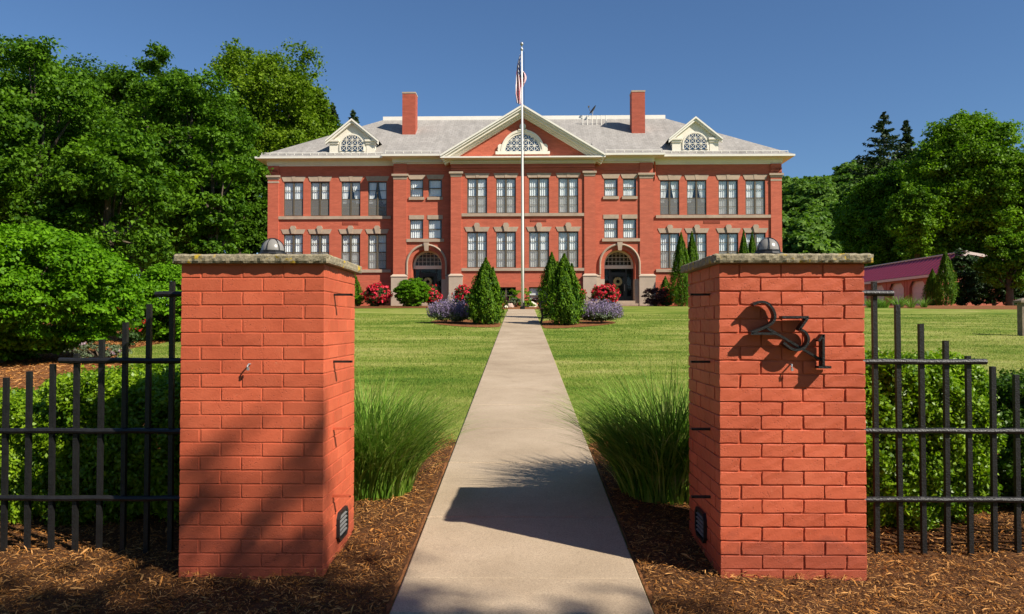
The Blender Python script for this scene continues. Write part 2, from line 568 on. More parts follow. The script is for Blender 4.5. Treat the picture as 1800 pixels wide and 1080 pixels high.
M['mulchfar'] = mat('bark_mulch_bed', (0.20, 0.084, 0.032), 1.0, 0.5, 9, 0.9, 30, spec=0.1)
def chip_mat():
    m = bpy.data.materials.new('mulch_shreds')
    m.use_nodes = True
    t = m.node_tree
    p = t.nodes['Principled BSDF']
    p.inputs['Roughness'].default_value = 0.95
    p.inputs['Specular IOR Level'].default_value = 0.1
    g = N(t, 'ShaderNodeNewGeometry')
    n = N(t, 'ShaderNodeTexNoise', Scale=2.0, Detail=4.0)
    t.links.new(g.outputs['Position'], n.inputs['Vector'])
    a = N(t, 'ShaderNodeMath', operation='MULTIPLY_ADD')
    t.links.new(n.outputs['Fac'], a.inputs[0])
    a.inputs[1].default_value = 0.7
    t.links.new(g.outputs['Random Per Island'], a.inputs[2])
    r = ramp(t, [(0.35, (0.14, 0.052, 0.011)), (0.75, (0.34, 0.135, 0.030)), (1.1, (0.45, 0.195, 0.050)), (1.36, (0.52, 0.26, 0.085))])
    mr = N(t, 'ShaderNodeMath', operation='DIVIDE')
    mr.inputs[1].default_value = 1.4
    t.links.new(a.outputs[0], mr.inputs[0])
    for e in r.color_ramp.elements:
        e.position = min(1, e.position / 1.4)
    t.links.new(mr.outputs[0], r.inputs['Fac'])
    t.links.new(r.outputs[0], p.inputs['Base Color'])
    return m
M['chips'] = chip_mat()

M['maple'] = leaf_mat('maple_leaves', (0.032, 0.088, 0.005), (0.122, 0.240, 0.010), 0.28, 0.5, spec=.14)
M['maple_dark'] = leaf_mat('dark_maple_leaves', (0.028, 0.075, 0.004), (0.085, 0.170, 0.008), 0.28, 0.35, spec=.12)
M['maple_light'] = leaf_mat('sunny_maple_leaves', (0.045, 0.110, 0.005), (0.190, 0.330, 0.012), 0.3, 0.3, spec=.14)  # maple leaf colour lightened to imitate brighter sunlit highlights
M['ash'] = leaf_mat('pale_green_leaves', (0.065, 0.125, 0.005), (0.180, 0.270, 0.012), 0.3, 0.3, spec=.12)
M['shrub'] = leaf_mat('shrub_leaves', (0.050, 0.140, 0.003), (0.155, 0.330, 0.008), 0.32, 1.0, spec=.12)
M['box'] = leaf_mat('boxwood_leaves', (0.075, 0.165, 0.004), (0.270, 0.400, 0.014), 0.3, 3.0, 0.4, 0.3)
M['box_dark'] = leaf_mat('dark_boxwood_leaves', (0.025, 0.065, 0.004), (0.085, 0.165, 0.010), 0.25, 3.0, 0.45, 0.25)
M['thuja'] = leaf_mat('arborvitae_sprays', (0.022, 0.070, 0.004), (0.135, 0.245, 0.008), 0.2, 4.0, spec=.12)
M['spruce'] = leaf_mat('spruce_needles', (0.014, 0.032, 0.010), (0.050, 0.080, 0.020), 0.1, 0.6)
M['yew'] = leaf_mat('dark_evergreen', (0.010, 0.030, 0.004), (0.035, 0.080, 0.008), 0.1, 0.6)
M['forest'] = leaf_mat('hillside_leaves', (0.055, 0.120, 0.020), (0.165, 0.270, 0.040), 0.25, 0.12, spec=.1)  # leaf colour made paler and bluer to imitate distance haze
M['rose'] = leaf_mat('red_rose_petals', (0.55, 0.012, 0.035), (0.85, 0.055, 0.10), 0.25, 3.0)
M['rose_leaf'] = leaf_mat('rose_foliage', (0.025, 0.060, 0.015), (0.07, 0.13, 0.03), 0.25, 2.0)
M['orange'] = leaf_mat('orange_red_petals', (0.70, 0.08, 0.02), (0.85, 0.05, 0.08), 0.25, 3.0)
M['purple'] = leaf_mat('catmint_flowers', (0.19, 0.135, 0.27), (0.38, 0.30, 0.47), 0.25, 3.0)
M['catmint'] = leaf_mat('catmint_foliage', (0.08, 0.11, 0.06), (0.17, 0.21, 0.11), 0.25, 3.0)
M['barberry'] = leaf_mat('purple_barberry_leaves', (0.035, 0.012, 0.018), (0.09, 0.03, 0.035), 0.2, 3.0)
M['lily'] = blade_mat('daylily_leaves', [(0.3, (0.09, 0.22, 0.02)), (0.6, (0.20, 0.37, 0.04)), (0.8, (0.30, 0.46, 0.07))], 3.0)
M['pinkfl'] = leaf_mat('pale_pink_flowers', (0.25, 0.17, 0.20), (0.40, 0.28, 0.32), 0.2, 3.0)

# ------------------------------------------------------------------ object helpers
def tag(o, label=None, cat=None, group=None, kind=None):
    if label: o['label'] = label
    if cat: o['category'] = cat
    if group: o['group'] = group
    if kind: o['kind'] = kind
    return o
def thing(name, label, cat, loc=(0, 0, 0), group=None, rz=0.0):
    o = bpy.data.objects.new(name, None)
    COL.objects.link(o)
    o.location = loc
    o.rotation_euler = (0, 0, rz)
    o.empty_display_size = 0.2
    return tag(o, label, cat, group)
def copy_tree(o, parent=None):
    c = o.copy()
    COL.objects.link(c)
    if parent: c.parent = parent
    for ch in o.children:
        copy_tree(ch, c)
    return c

def link_mesh(name, me, m, parent=None, org=(0, 0, 0)):
    if m is not None:
        me.materials.append(m)
    o = bpy.data.objects.new(name, me)
    COL.objects.link(o)
    if parent is not None:
        o.parent = parent
    else:
        o.location = org
    return o

class MB:
    """collects shapes (in world or local coordinates) and links them as ONE mesh object"""
    def __init__(self):
        self.v = []; self.f = []
    def add(self, vs, fs):
        n = len(self.v)
        self.v += [tuple(x) for x in vs]
        self.f += [tuple(i + n for i in f) for f in fs]
    def box(self, x0, x1, y0, y1, z0, z1):
        if x0 > x1: x0, x1 = x1, x0
        if y0 > y1: y0, y1 = y1, y0
        if z0 > z1: z0, z1 = z1, z0
        self.add([(x0, y0, z0), (x1, y0, z0), (x1, y1, z0), (x0, y1, z0), (x0, y0, z1), (x1, y0, z1), (x1, y1, z1), (x0, y1, z1)],
                 [(0, 3, 2, 1), (4, 5, 6, 7), (0, 1, 5, 4), (1, 2, 6, 5), (2, 3, 7, 6), (3, 0, 4, 7)])
    def quad(self, a, b, c, d):
        self.add([a, b, c, d], [(0, 1, 2, 3)])
    def prism_y(self, poly, y0, y1):
        """polygon in x,z (counter-clockwise seen from -y) extruded along y"""
        n = len(poly)
        ar = sum(poly[i][0] * poly[(i + 1) % n][1] - poly[(i + 1) % n][0] * poly[i][1] for i in range(n))
        if ar < 0: poly = poly[::-1]
        vs = [(x, y0, z) for x, z in poly] + [(x, y1, z) for x, z in poly]
        fs = [tuple(range(n)), tuple(range(2 * n - 1, n - 1, -1))]
        for i in range(n):
            j = (i + 1) % n
            fs.append((i, i + n, j + n, j))
        self.add(vs, fs)
    def tube(self, pts, r, seg=8, cap=True):
        pts = [Vector(p) for p in pts]
        rs = r if isinstance(r, (list, tuple)) else [r] * len(pts)
        rings = []
        for i, p in enumerate(pts):
            a = pts[max(0, i - 1)]; b = pts[min(len(pts) - 1, i + 1)]
            d = (b - a).normalized()
            up = Vector((0, 0, 1)) if abs(d.z) < 0.9 else Vector((1, 0, 0))
            s = d.cross(up).normalized(); u = s.cross(d)
            rings.append([p + (s * math.cos(2 * math.pi * k / seg) + u * math.sin(2 * math.pi * k / seg)) * rs[i] for k in range(seg)])
        vs = [v for rg in rings for v in rg]
        fs = []
        for i in range(len(rings) - 1):
            for k in range(seg):
                k2 = (k + 1) % seg
                fs.append((i * seg + k, i * seg + k2, (i + 1) * seg + k2, (i + 1) * seg + k))
        if cap:
            fs.append(tuple(range(seg - 1, -1, -1)))
            fs.append(tuple((len(rings) - 1) * seg + k for k in range(seg)))
        self.add(vs, fs)
    def lathe(self, prof, cx, cy, cz, seg=24):
        vs = []; fs = []
        for r, z in prof:
            for k in range(seg):
                a = 2 * math.pi * k / seg
                vs.append((cx + r * math.cos(a), cy + r * math.sin(a), cz + z))
        for i in range(len(prof) - 1):
            for k in range(seg):
                k2 = (k + 1) % seg
                fs.append((i * seg + k, i * seg + k2, (i + 1) * seg + k2, (i + 1) * seg + k))
        self.add(vs, fs)
    def build(self, name, m, parent=None, org=(0, 0, 0), smooth=False):
        me = bpy.data.meshes.new(name)
        o = Vector(org)
        me.from_pydata([tuple(Vector(v) - o) for v in self.v], [], self.f)
        me.update()
        if smooth:
            me.polygons.foreach_set('use_smooth', [True] * len(me.polygons))
        return link_mesh(name, me, m, parent, org if parent is None else (0, 0, 0))

def mesh_np(name, V, Fc, m, parent=None, org=(0, 0, 0), smooth=False):
    V = np.asarray(V, dtype=np.float32) - np.asarray(org, dtype=np.float32)
    Fc = np.asarray(Fc, dtype=np.int32)
    k = Fc.shape[1]
    me = bpy.data.meshes.new(name)
    me.vertices.add(len(V))
    me.vertices.foreach_set('co', V.ravel())
    me.loops.add(Fc.size)
    me.loops.foreach_set('vertex_index', Fc.ravel())
    me.polygons.add(len(Fc))
    me.polygons.foreach_set('loop_start', np.arange(0, Fc.size, k, dtype=np.int32))
    me.polygons.foreach_set('loop_total', np.full(len(Fc), k, dtype=np.int32))
    if smooth:
        me.polygons.foreach_set('use_smooth', np.ones(len(Fc), dtype=bool))
    me.update(calc_edges=True)
    return link_mesh(name, me, m, parent, org if parent is None else (0, 0, 0))

def unit(a):
    return a / (np.linalg.norm(a, axis=1, keepdims=True) + 1e-9)
def leaf_arrays(P, Nn, size, aspect=0.6, along=None, fold=0.12):
    n = len(P)
    r = RNG.normal(size=(n, 3)) if along is None else along
    Nn = unit(Nn)
    t = unit(r - (r * Nn).sum(1, keepdims=True) * Nn)
    b = np.cross(Nn, t)
    s = np.asarray(size).reshape(-1, 1) * np.ones((n, 1))
    V = np.stack([P - t * s * .5, P + b * s * aspect * .5 + Nn * s * fold, P + t * s * .5, P - b * s * aspect * .5 + Nn * s * fold], 1).reshape(-1, 3)
    Fc = np.arange(4 * n, dtype=np.int32).reshape(-1, 4)
    return V, Fc

def blob_leaves(center, radii, nclump, per, cr, size, shell=0.5, flat=0.65, top=0.25, seed=None, drop=None):
    """leaf positions: clumps through an uneven ellipsoid, each clump a small dome of leaves"""
    rg = np.random.default_rng(seed) if seed is not None else RNG
    d = unit(rg.normal(size=(nclump, 3)))
    d[:, 2] += top
    d = unit(d)
    # uneven outline: a few broad lobes
    lob = unit(rg.normal(size=(9, 3)))
    amp = rg.uniform(-.16, .2, 9)
    bump = 1 + (np.clip(d @ lob.T, 0, 1) ** 4 * amp).sum(1)
    rad = (shell + (1 - shell) * rg.random(nclump) ** 0.6) * bump
    C = np.asarray(center) + d * rad[:, None] * np.asarray(radii)
    crs = cr * rg.uniform(.6, 1.35, nclump)
    dd = unit(rg.normal(size=(nclump * per, 3)))
    dd[:, 2] = np.abs(dd[:, 2]) * .9 + dd[:, 2] * .1 - .15
    rr = rg.uniform(.45, 1.0, (nclump * per, 1)) * np.repeat(crs, per)[:, None]
    P = np.repeat(C, per, 0) + dd * rr * np.array([1, 1, flat])
    outward = np.repeat(d, per, 0)
    Nn = unit(dd * .55 + outward * .3 + np.array([0, 0, .6]) + rg.normal(size=P.shape) * .6)
    sz = size * rg.uniform(.65, 1.3, len(P))
    if drop is not None:
        k = drop(P)
        P, Nn, sz = P[k], Nn[k], sz[k]
    return P, Nn, sz, C

def crown_leaves(center, radii, nl, nc, per, leaf, seed=None):
    """limbs carry lobes, lobes carry twigs, twigs carry leaves: an uneven crown with gaps between the lobes"""
    rg = np.random.default_rng(seed) if seed is not None else RNG
    radii = np.asarray(radii)
    d = unit(rg.normal(size=(nl, 3)) + np.array([0, 0, .12]))
    lob = unit(rg.normal(size=(8, 3)))
    amp = rg.uniform(-.22, .22, 8)
    bump = 1 + (np.clip(d @ lob.T, 0, 1) ** 3 * amp).sum(1)
    rad = (.26 + .50 * rg.random(nl) ** .55) * bump
    L = np.asarray(center) + d * rad[:, None] * radii
    lr = radii.min() * rg.uniform(.18, .40, nl)
    e = unit(rg.normal(size=(nl * nc, 3)) + np.repeat(d, nc, 0) * .55 + np.array([0, 0, .25]))
    rr = rg.uniform(.3, 1.35, (nl * nc, 1)) ** .8 * np.repeat(lr, nc)[:, None]
    T = np.repeat(L, nc, 0) + e * rr * np.array([1, 1, .82])
    tw = radii.min() * rg.uniform(.05, .12, (nl * nc, 1))
    P = np.repeat(T, per, 0) + rg.normal(size=(nl * nc * per, 3)) * np.repeat(tw, per, 0) * np.array([.75, .75, .42])
    Nn = unit(np.repeat(e, per, 0) * .45 + np.array([0, 0, .55]) + rg.normal(size=P.shape) * .62)
    sz = leaf * rg.uniform(.6, 1.35, len(P))
    return P, Nn, sz, L

def tree(name, label, cat, base, top_z, radii, mname, nclump=170, per=120, cr=0.9, leaf=0.2, shell=0.45, group=None, low=None, seed=None, trunk_r=0.22, flat=.78):
    X, Y, Z = base
    low = Z + 1.0 if low is None else low
    rz = (top_z - low) / 2
    cz = (top_z + low) / 2
    root = thing(name, label, cat, (X, Y, Z), group)
    nl = max(14, nclump // 12)
    P, Nn, sz, C = crown_leaves((X, Y, cz), (radii[0], radii[1], rz), nl, 17, 46, leaf, seed)
    k = P[:, 2] > Z + .3
    V, Fc = leaf_arrays(P[k], Nn[k], sz[k], 0.7)
    mesh_np('crown', V, Fc, M[mname], root, (X, Y, Z))
    b = MB()
    hgt = cz + rz * .45 - Z
    b.tube([(X, Y, Z - .2), (X + .05, Y, Z + hgt * .3), (X - .06, Y + .05, Z + hgt * .6), (X, Y, Z + hgt)], [trunk_r * 1.25, trunk_r, trunk_r * .7, trunk_r * .15], 9)
    for i in range(0, min(len(C), 14)):
        c = C[i]
        s = Z + hgt * random.uniform(.25, .7)
        mid = (X * .55 + c[0] * .45, Y * .55 + c[1] * .45, s * .45 + c[2] * .55 - .2)
        b.tube([(X, Y, s), mid, tuple(c)], [trunk_r * .42, trunk_r * .25, trunk_r * .06], 6)
    b.build('trunk', M['bark'], root, (X, Y, Z), smooth=True)
    return root

def shrub(name, label, cat, base, radii, mname, nclump=90, per=110, cr=0.3, leaf=0.07, group=None, shell=.6, seed=None, zc=None, stems=True, top=.05):
    X, Y, Z = base
    root = thing(name, label, cat, (X, Y, Z), group)
    cz = Z + radii[2] * .92 if zc is None else zc
    P, Nn, sz, C = blob_leaves((X, Y, cz), tuple(max(.04, r - cr * .45) for r in radii), nclump, per, cr, leaf, shell, .85, top, seed=seed)
    k = P[:, 2] > Z + .02
    V, Fc = leaf_arrays(P[k], Nn[k], sz[k], .6)
    mesh_np('foliage', V, Fc, M[mname], root, (X, Y, Z))
    if stems:
        b = MB()
        for i in range(7):
            c = C[i]
            b.tube([(X + random.uniform(-.1, .1), Y + random.uniform(-.1, .1), Z - .05), ((X + c[0]) / 2, (Y + c[1]) / 2, Z + (c[2] - Z) * .6), tuple(c)], [.02 + radii[0] * .012, .014 + radii[0] * .006, .004], 5)
        b.build('stems', M['bark'], root, (X, Y, Z))
    return root, P

def blades(base, h, w, lean, nseg, curve, heading=None):
    """arching blades: arrays of base points, heights, widths, lean directions"""
    n = len(base)
    ang = RNG.uniform(0, 2 * np.pi, n) if heading is None else heading
    d = np.stack([np.cos(ang), np.sin(ang), np.zeros(n)], 1)
    side = np.stack([-np.sin(ang), np.cos(ang), np.zeros(n)], 1)
    tw = RNG.uniform(-.9, .9, n)[:, None]
    side = side * np.cos(tw) + d * np.sin(tw)
    Vs = []
    for i in range(nseg + 1):
        s = i / nseg
        out = (lean * s + curve * s ** 2.2) * h
        up = h * (s - .46 * np.clip(curve, 0, 1.5) * s ** 2.6)
        c = base + d * out[:, None] + np.array([0, 0, 1]) * up[:, None]
        ww = (w * (1 - s ** 1.6) * .5)[:, None] if i < nseg else (w * .02)[:, None]
        Vs.append(c - side * ww); Vs.append(c + side * ww)
    V = np.stack(Vs, 1)
    k = 2 * (nseg + 1)
    Fc = []
    for i in range(nseg):
        Fc.append(np.array([2 * i, 2 * i + 1, 2 * i + 3, 2 * i + 2]))
    Fc = np.array(Fc)[None] + (np.arange(n) * k)[:, None, None]
    return V.reshape(-1, 3), Fc.reshape(-1, 4)

def in_poly(x, y, poly):
    inside = np.zeros(len(x), bool)
    n = len(poly)
    for i in range(n):
        x0, y0 = poly[i]; x1, y1 = poly[(i + 1) % n]
        c = ((y0 > y) != (y1 > y)) & (x < (x1 - x0) * (y - y0) / (y1 - y0 + 1e-12) + x0)
        inside ^= c
    return inside

def smooth_poly(p, it=2):
    for _ in range(it):
        q = []
        for i in range(len(p)):
            a, b = p[i], p[(i + 1) % len(p)]
            q += [(a[0] * .75 + b[0] * .25, a[1] * .75 + b[1] * .25), (a[0] * .25 + b[0] * .75, a[1] * .25 + b[1] * .75)]
        p = q
    return p

def noise2(x, y, s=0):
    return (np.sin(x * 3.1 + s) * np.cos(y * 2.7 - s * 1.7) + .6 * np.sin(x * 7.3 - y * 5.1 + s) + .4 * np.sin(x * 15.1 + y * 12.7 + 2 * s)) / 2

# ------------------------------------------------------------------ ground, walk, mulch
WX0, WX1 = -0.578, 0.582
def ground_sheet():
    ys = sorted(set([a for a, _ in GY] + [-40, 0, 8, 14, 20, 27, 40, 53, 70, 90, 200, 500]))
    xs = [-1200, -300, -80, -30, -12, -4, 0, 4, 12, 30, 80, 300, 1200]
    b = MB()
    idx = {}
    vs = []
    for j, y in enumerate(ys):
        for i, x in enumerate(xs):
            idx[i, j] = len(vs)
            vs.append((x, y, gz(y)))
    fs = [(idx[i, j], idx[i + 1, j], idx[i + 1, j + 1], idx[i, j + 1]) for j in range(len(ys) - 1) for i in range(len(xs) - 1)]
    b.add(vs, fs)
    o = b.build('lawn', M['lawn'])
    tag(o, 'mown green lawn sloping up to the brick school', None, None, 'structure')
ground_sheet()

def walk():
    b = MB()
    ys = [-3]
    y = 4.85 - 1.39 * 5
    while y < 34:
        if y > -3: ys.append(y)
        y += 1.39
    ys.append(34.05)
    for a, c in zip(ys, ys[1:]):
        g = .008
        y0, y1 = a + g, c - g
        brk = [y0] + [q for q in (3.88, 34.0) if y0 < q < y1] + [y1]
        for p, q in zip(brk, brk[1:]):
            z0, z1 = gz(p) + .022, gz(q) + .022
            e = .008
            X0, X1 = WX0, WX1
            b.add([(X0, p, z0 - .12), (X1, p, z0 - .12), (X1, q, z1 - .12), (X0, q, z1 - .12),
                   (X0, p, z0 - e), (X1, p, z0 - e), (X1, q, z1 - e), (X0, q, z1 - e),
                   (X0 + e, p + e, z0), (X1 - e, p + e, z0), (X1 - e, q - e, z1), (X0 + e, q - e, z1)],
                  [(0, 1, 5, 4), (1, 2, 6, 5), (2, 3, 7, 6), (3, 0, 4, 7), (4, 5, 9, 8), (5, 6, 10, 9), (6, 7, 11, 10), (7, 4, 8, 11), (8, 9, 10, 11)])
    o = b.build('front_walk', M['walk'])
    tag(o, 'straight concrete front walk between the brick piers', None, None, 'structure')
walk()

LEFT_BED = [(-1.0, 2), (-0.585, 2), (-0.585, 7.0), (-0.9, 7.55), (-1.6, 7.9), (-4.0, 9.7), (-5.9, 12.0), (-7.3, 14.1), (-8.1, 15.8), (-7.8, 17.9), (-9.5, 23), (-12, 33), (-10.5, 41), (-7.9, 44.2), (-5.0, 44.3), (-2.5, 43.6), (-2.0, 41), (-.9, 35.4), (-.4, 34.3), (0.0, 34.2), (0.0, 52), (-40, 52), (-40, 2)]
LEFT_BED_S = [LEFT_BED[0], LEFT_BED[1], LEFT_BED[2]] + smooth_poly(LEFT_BED[3:17], 2)[2:-4] + [(0, 34.2), (0, 52), (-40, 52), (-40, 2)]
RIGHT_BED = [(0.59, 2), (8, 2), (8, 5.9), (5, 6.5), (3.2, 6.9), (1.7, 7.3), (1.0, 7.4), (0.59, 7.0)]
CENTER_BED = [(0, 34.2), (.5, 34.4), (1.0, 36.0), (2.0, 43.0), (3.2, 44.4), (7.5, 45.2), (12, 45.8), (17, 46.2), (17, 52), (0, 52)]
ISL_L = smooth_poly([(-.64, 22.4), (-.6, 23.4), (-.62, 24.6), (-1.2, 26.2), (-2.4, 26.6), (-3.0, 25.6), (-2.7, 24.0), (-1.6, 22.6)], 2)
ISL_R = smooth_poly([(.64, 21.8), (.62, 23.4), (.62, 25.6), (1.4, 26.4), (2.6, 26.2), (3.1, 25.0), (2.6, 23.6), (1.5, 22.4)], 2)
GBED = [ground(x_, y_) for x_, y_ in ((1490, 540.5), (1560, 541.5), (1620, 543), (1700, 544), (1830, 545))] + [(60, 46), (60, 90), (27, 90)]
def sheet(poly, m, dz, name):
    bm = bmesh.new()
    f = bm.faces.new([bm.verts.new((x, y, 0)) for x, y in poly])
    if f.normal.z < 0: f.normal_flip()
    bmesh.ops.triangulate(bm, faces=bm.faces[:])
    for yb, _ in GY[1:-1]:
        bmesh.ops.bisect_plane(bm, geom=bm.verts[:] + bm.edges[:] + bm.faces[:], plane_co=(0, yb, 0), plane_no=(0, 1, 0))
    for v in bm.verts: v.co.z = gz(v.co.y) + dz
    bmesh.ops.recalc_face_normals(bm, faces=bm.faces[:])
    if sum(q.normal.z for q in bm.faces) < 0:
        bmesh.ops.reverse_faces(bm, faces=bm.faces[:])
    me = bpy.data.meshes.new(name)
    bm.to_mesh(me); bm.free()
    return link_mesh(name, me, m)
for poly, lab, dz in ((LEFT_BED_S, 'brown mulch bed curving round the shrubs on the left', .006), (RIGHT_BED, 'brown mulch bed along the right fence', .006), (CENTER_BED, 'mulch bed along the school foundation', .006),
                  (ISL_L, 'mulch bed under the left conical evergreen', .010), (ISL_R, 'mulch bed under the right conical evergreens', .010), (GBED, 'mulch bed in front of the red garage', .006)):
    tag(sheet(poly, M['mulchfar'], dz, 'mulch_ground'), lab, None, None, 'structure')

def near_mulch():
    for x0, x1, y0, y1 in ((-5.2, -.586, 2.4, 7.2), (.59, 5.6, 2.4, 6.9)):
        nx, ny = 150, 130
        xs = np.linspace(x0, x1, nx); ys = np.linspace(y0, y1, ny)
        gx, gy = np.meshgrid(xs, ys)
        z = gzn(gy) + .018 + .012 * noise2(gx * 2, gy * 2, 1) + .008 * noise2(gx * 6, gy * 6, 4)
        edge = np.minimum(1, np.minimum(np.abs(gx - (x1 if x0 < 0 else x0)) / .12, (y1 - gy) / .8))
        z = gzn(gy) + (z - gzn(gy)) * np.clip(edge, 0, 1) + .004
        V = np.stack([gx, gy, z], 2).reshape(-1, 3)
        i = np.arange((nx) * (ny)).reshape(ny, nx)
        Fc = np.stack([i[:-1, :-1], i[:-1, 1:], i[1:, 1:], i[1:, :-1]], 2).reshape(-1, 4)
        o = mesh_np('mulch_soil', V, Fc, M['mulchbase'], smooth=True)
        tag(o, 'dark uneven mulch soil %s the walk by the pier' % ('left of' if x0 < 0 else 'right of'), None, None, 'structure')
    # shredded bark
    n = 300000
    x = np.where(RNG.random(n) < .5, RNG.uniform(-4.2, -.6, n), RNG.uniform(.6, 4.2, n))
    y = 2.5 + 4.9 * RNG.random(n) ** 1.5
    pierd = (np.abs(np.abs(x) - 1.331) < .357) & (y > 3.88) & (y < 4.593)
    x, y = x[~pierd], y[~pierd]
    n = len(x)
    # bark lies a little higher against the piers
    dx = np.maximum(0, np.abs(np.abs(x) - 1.331) - .356)
    dy = np.maximum(0, np.maximum(3.88 - y, y - 4.593))
    near = np.exp(-(dx ** 2 + dy ** 2) / .006)
    z = gzn(y) + .022 + .012 * noise2(x * 2, y * 2, 1) + RNG.uniform(0, .016, n) + near * .02 * RNG.random(n) * (1 + noise2(x * 4, y * 4, 2))
    L = np.exp(RNG.normal(-4.2, .5, n)); L = np.clip(L, .007, .065)
    Wd = L * RNG.uniform(.06, .2, n)
    a = RNG.uniform(0, 2 * np.pi, n); t = RNG.normal(0, .28, n)
    d = np.stack([np.cos(a) * np.cos(t), np.sin(a) * np.cos(t), np.sin(t)], 1)
    s = unit(np.stack([-np.sin(a), np.cos(a), RNG.normal(0, .5, n)], 1))
    P = np.stack([x, y, z], 1)
    bend = np.array([0, 0, 1]) * (L * RNG.uniform(-.05, .15, n))[:, None]
    V = np.stack([P - d * L[:, None] * .5 - s * Wd[:, None] * .3, P - d * L[:, None] * .5 + s * Wd[:, None] * .3,
                  P + s * Wd[:, None] * .5 + bend, P - s * Wd[:, None] * .5 + bend,
                  P + d * L[:, None] * .5 + s * Wd[:, None] * .2, P + d * L[:, None] * .5 - s * Wd[:, None] * .2], 1).reshape(-1, 3)
    q = np.array([[0, 1, 2, 3], [3, 2, 4, 5]])[None] + (np.arange(n) * 6)[:, None, None]
    o = mesh_np('mulch', V, q.reshape(-1, 4), M['chips'])
    tag(o, 'shredded brown bark mulch covering the beds round the piers', None, None, 'stuff')
near_mulch()
def mid_mulch():
    n = 90000
    y = 7.0 + 13 * RNG.random(n) ** .8
    x = RNG.uniform(-15, -.6, n)
    k = in_poly(x, y, LEFT_BED_S) & (x > -.72 * y - 1)
    x, y = x[k], y[k]
    n = len(x)
    L = np.clip(np.exp(RNG.normal(-2.95, .4, n)), .02, .13)
    Wd = L * RNG.uniform(.1, .3, n)
    a = RNG.uniform(0, 2 * np.pi, n); t = RNG.normal(0, .3, n)
    d = np.stack([np.cos(a) * np.cos(t), np.sin(a) * np.cos(t), np.sin(t)], 1)
    s = unit(np.stack([-np.sin(a), np.cos(a), RNG.normal(0, .5, n)], 1))
    P = np.stack([x, y, gzn(y) + .014 + .012 * noise2(x * 2, y * 2, 3) + RNG.uniform(0, .02, n)], 1)
    V = np.stack([P - d * L[:, None] * .5, P + s * Wd[:, None] * .5, P + d * L[:, None] * .5, P - s * Wd[:, None] * .5], 1).reshape(-1, 3)
    o = mesh_np('mulch', V, np.arange(4 * n).reshape(-1, 4), M['chips'])
    tag(o, 'shredded brown bark mulch on the bed under the left shrubs', None, None, 'stuff')
mid_mulch()

def lawn_blades():
    parts = []
    def area(x0, x1, y0, y1, dens, h, wd):
        n = int((x1 - x0) * (y1 - y0) * dens)
        x = RNG.uniform(x0, x1, n); y = RNG.uniform(y0, y1, n)
        # only ground the photograph's side of the site can see
        k = (np.abs(x) < .62 * y + 3.0)
        wob = .06 * noise2(x * 2, y * 2, 3)
        k &= ~((x > WX0 - .012 + .02 * noise2(x * 9, y * 3, 2)) & (x < WX1 + .012 + .02 * noise2(x * 8, y * 3, 5)))
        for pl in (LEFT_BED_S, RIGHT_BED, CENTER_BED, ISL_L, ISL_R, GBED):
            k &= ~in_poly(x + wob, y + wob, pl)
        x, y = x[k], y[k]
        n = len(x)
        tuft = 1 + .35 * noise2(x * 1.3, y * 1.9, 6)
        hh = h * RNG.uniform(.55, 1.25, n) * tuft
        base = np.stack([x, y, gzn(y) - .004], 1)
        a = RNG.uniform(0, 2 * np.pi, n)
        ln = RNG.uniform(.1, .9, n) * hh
        sd_ = np.stack([-np.sin(a), np.cos(a), np.zeros(n)], 1) * (wd * RNG.uniform(.6, 1.3, n))[:, None]
        tip = base + np.stack([np.cos(a) * ln, np.sin(a) * ln, hh], 1)
        parts.append(np.stack([base - sd_, base + sd_, tip], 1))
    area(-8.5, 8.5, 6.8, 11, 2600, .030, .0032)
    area(-12, 12, 11, 18, 900, .028, .006)
    area(-17, 22, 18, 30, 220, .028, .012)
    V = np.concatenate(parts).reshape(-1, 3)
    Fc = np.arange(len(V), dtype=np.int32).reshape(-1, 3)
    o = mesh_np('grass', V, Fc, M['blade'])
    tag(o, 'short mown grass blades of the front lawn', None, None, 'stuff')
lawn_blades()

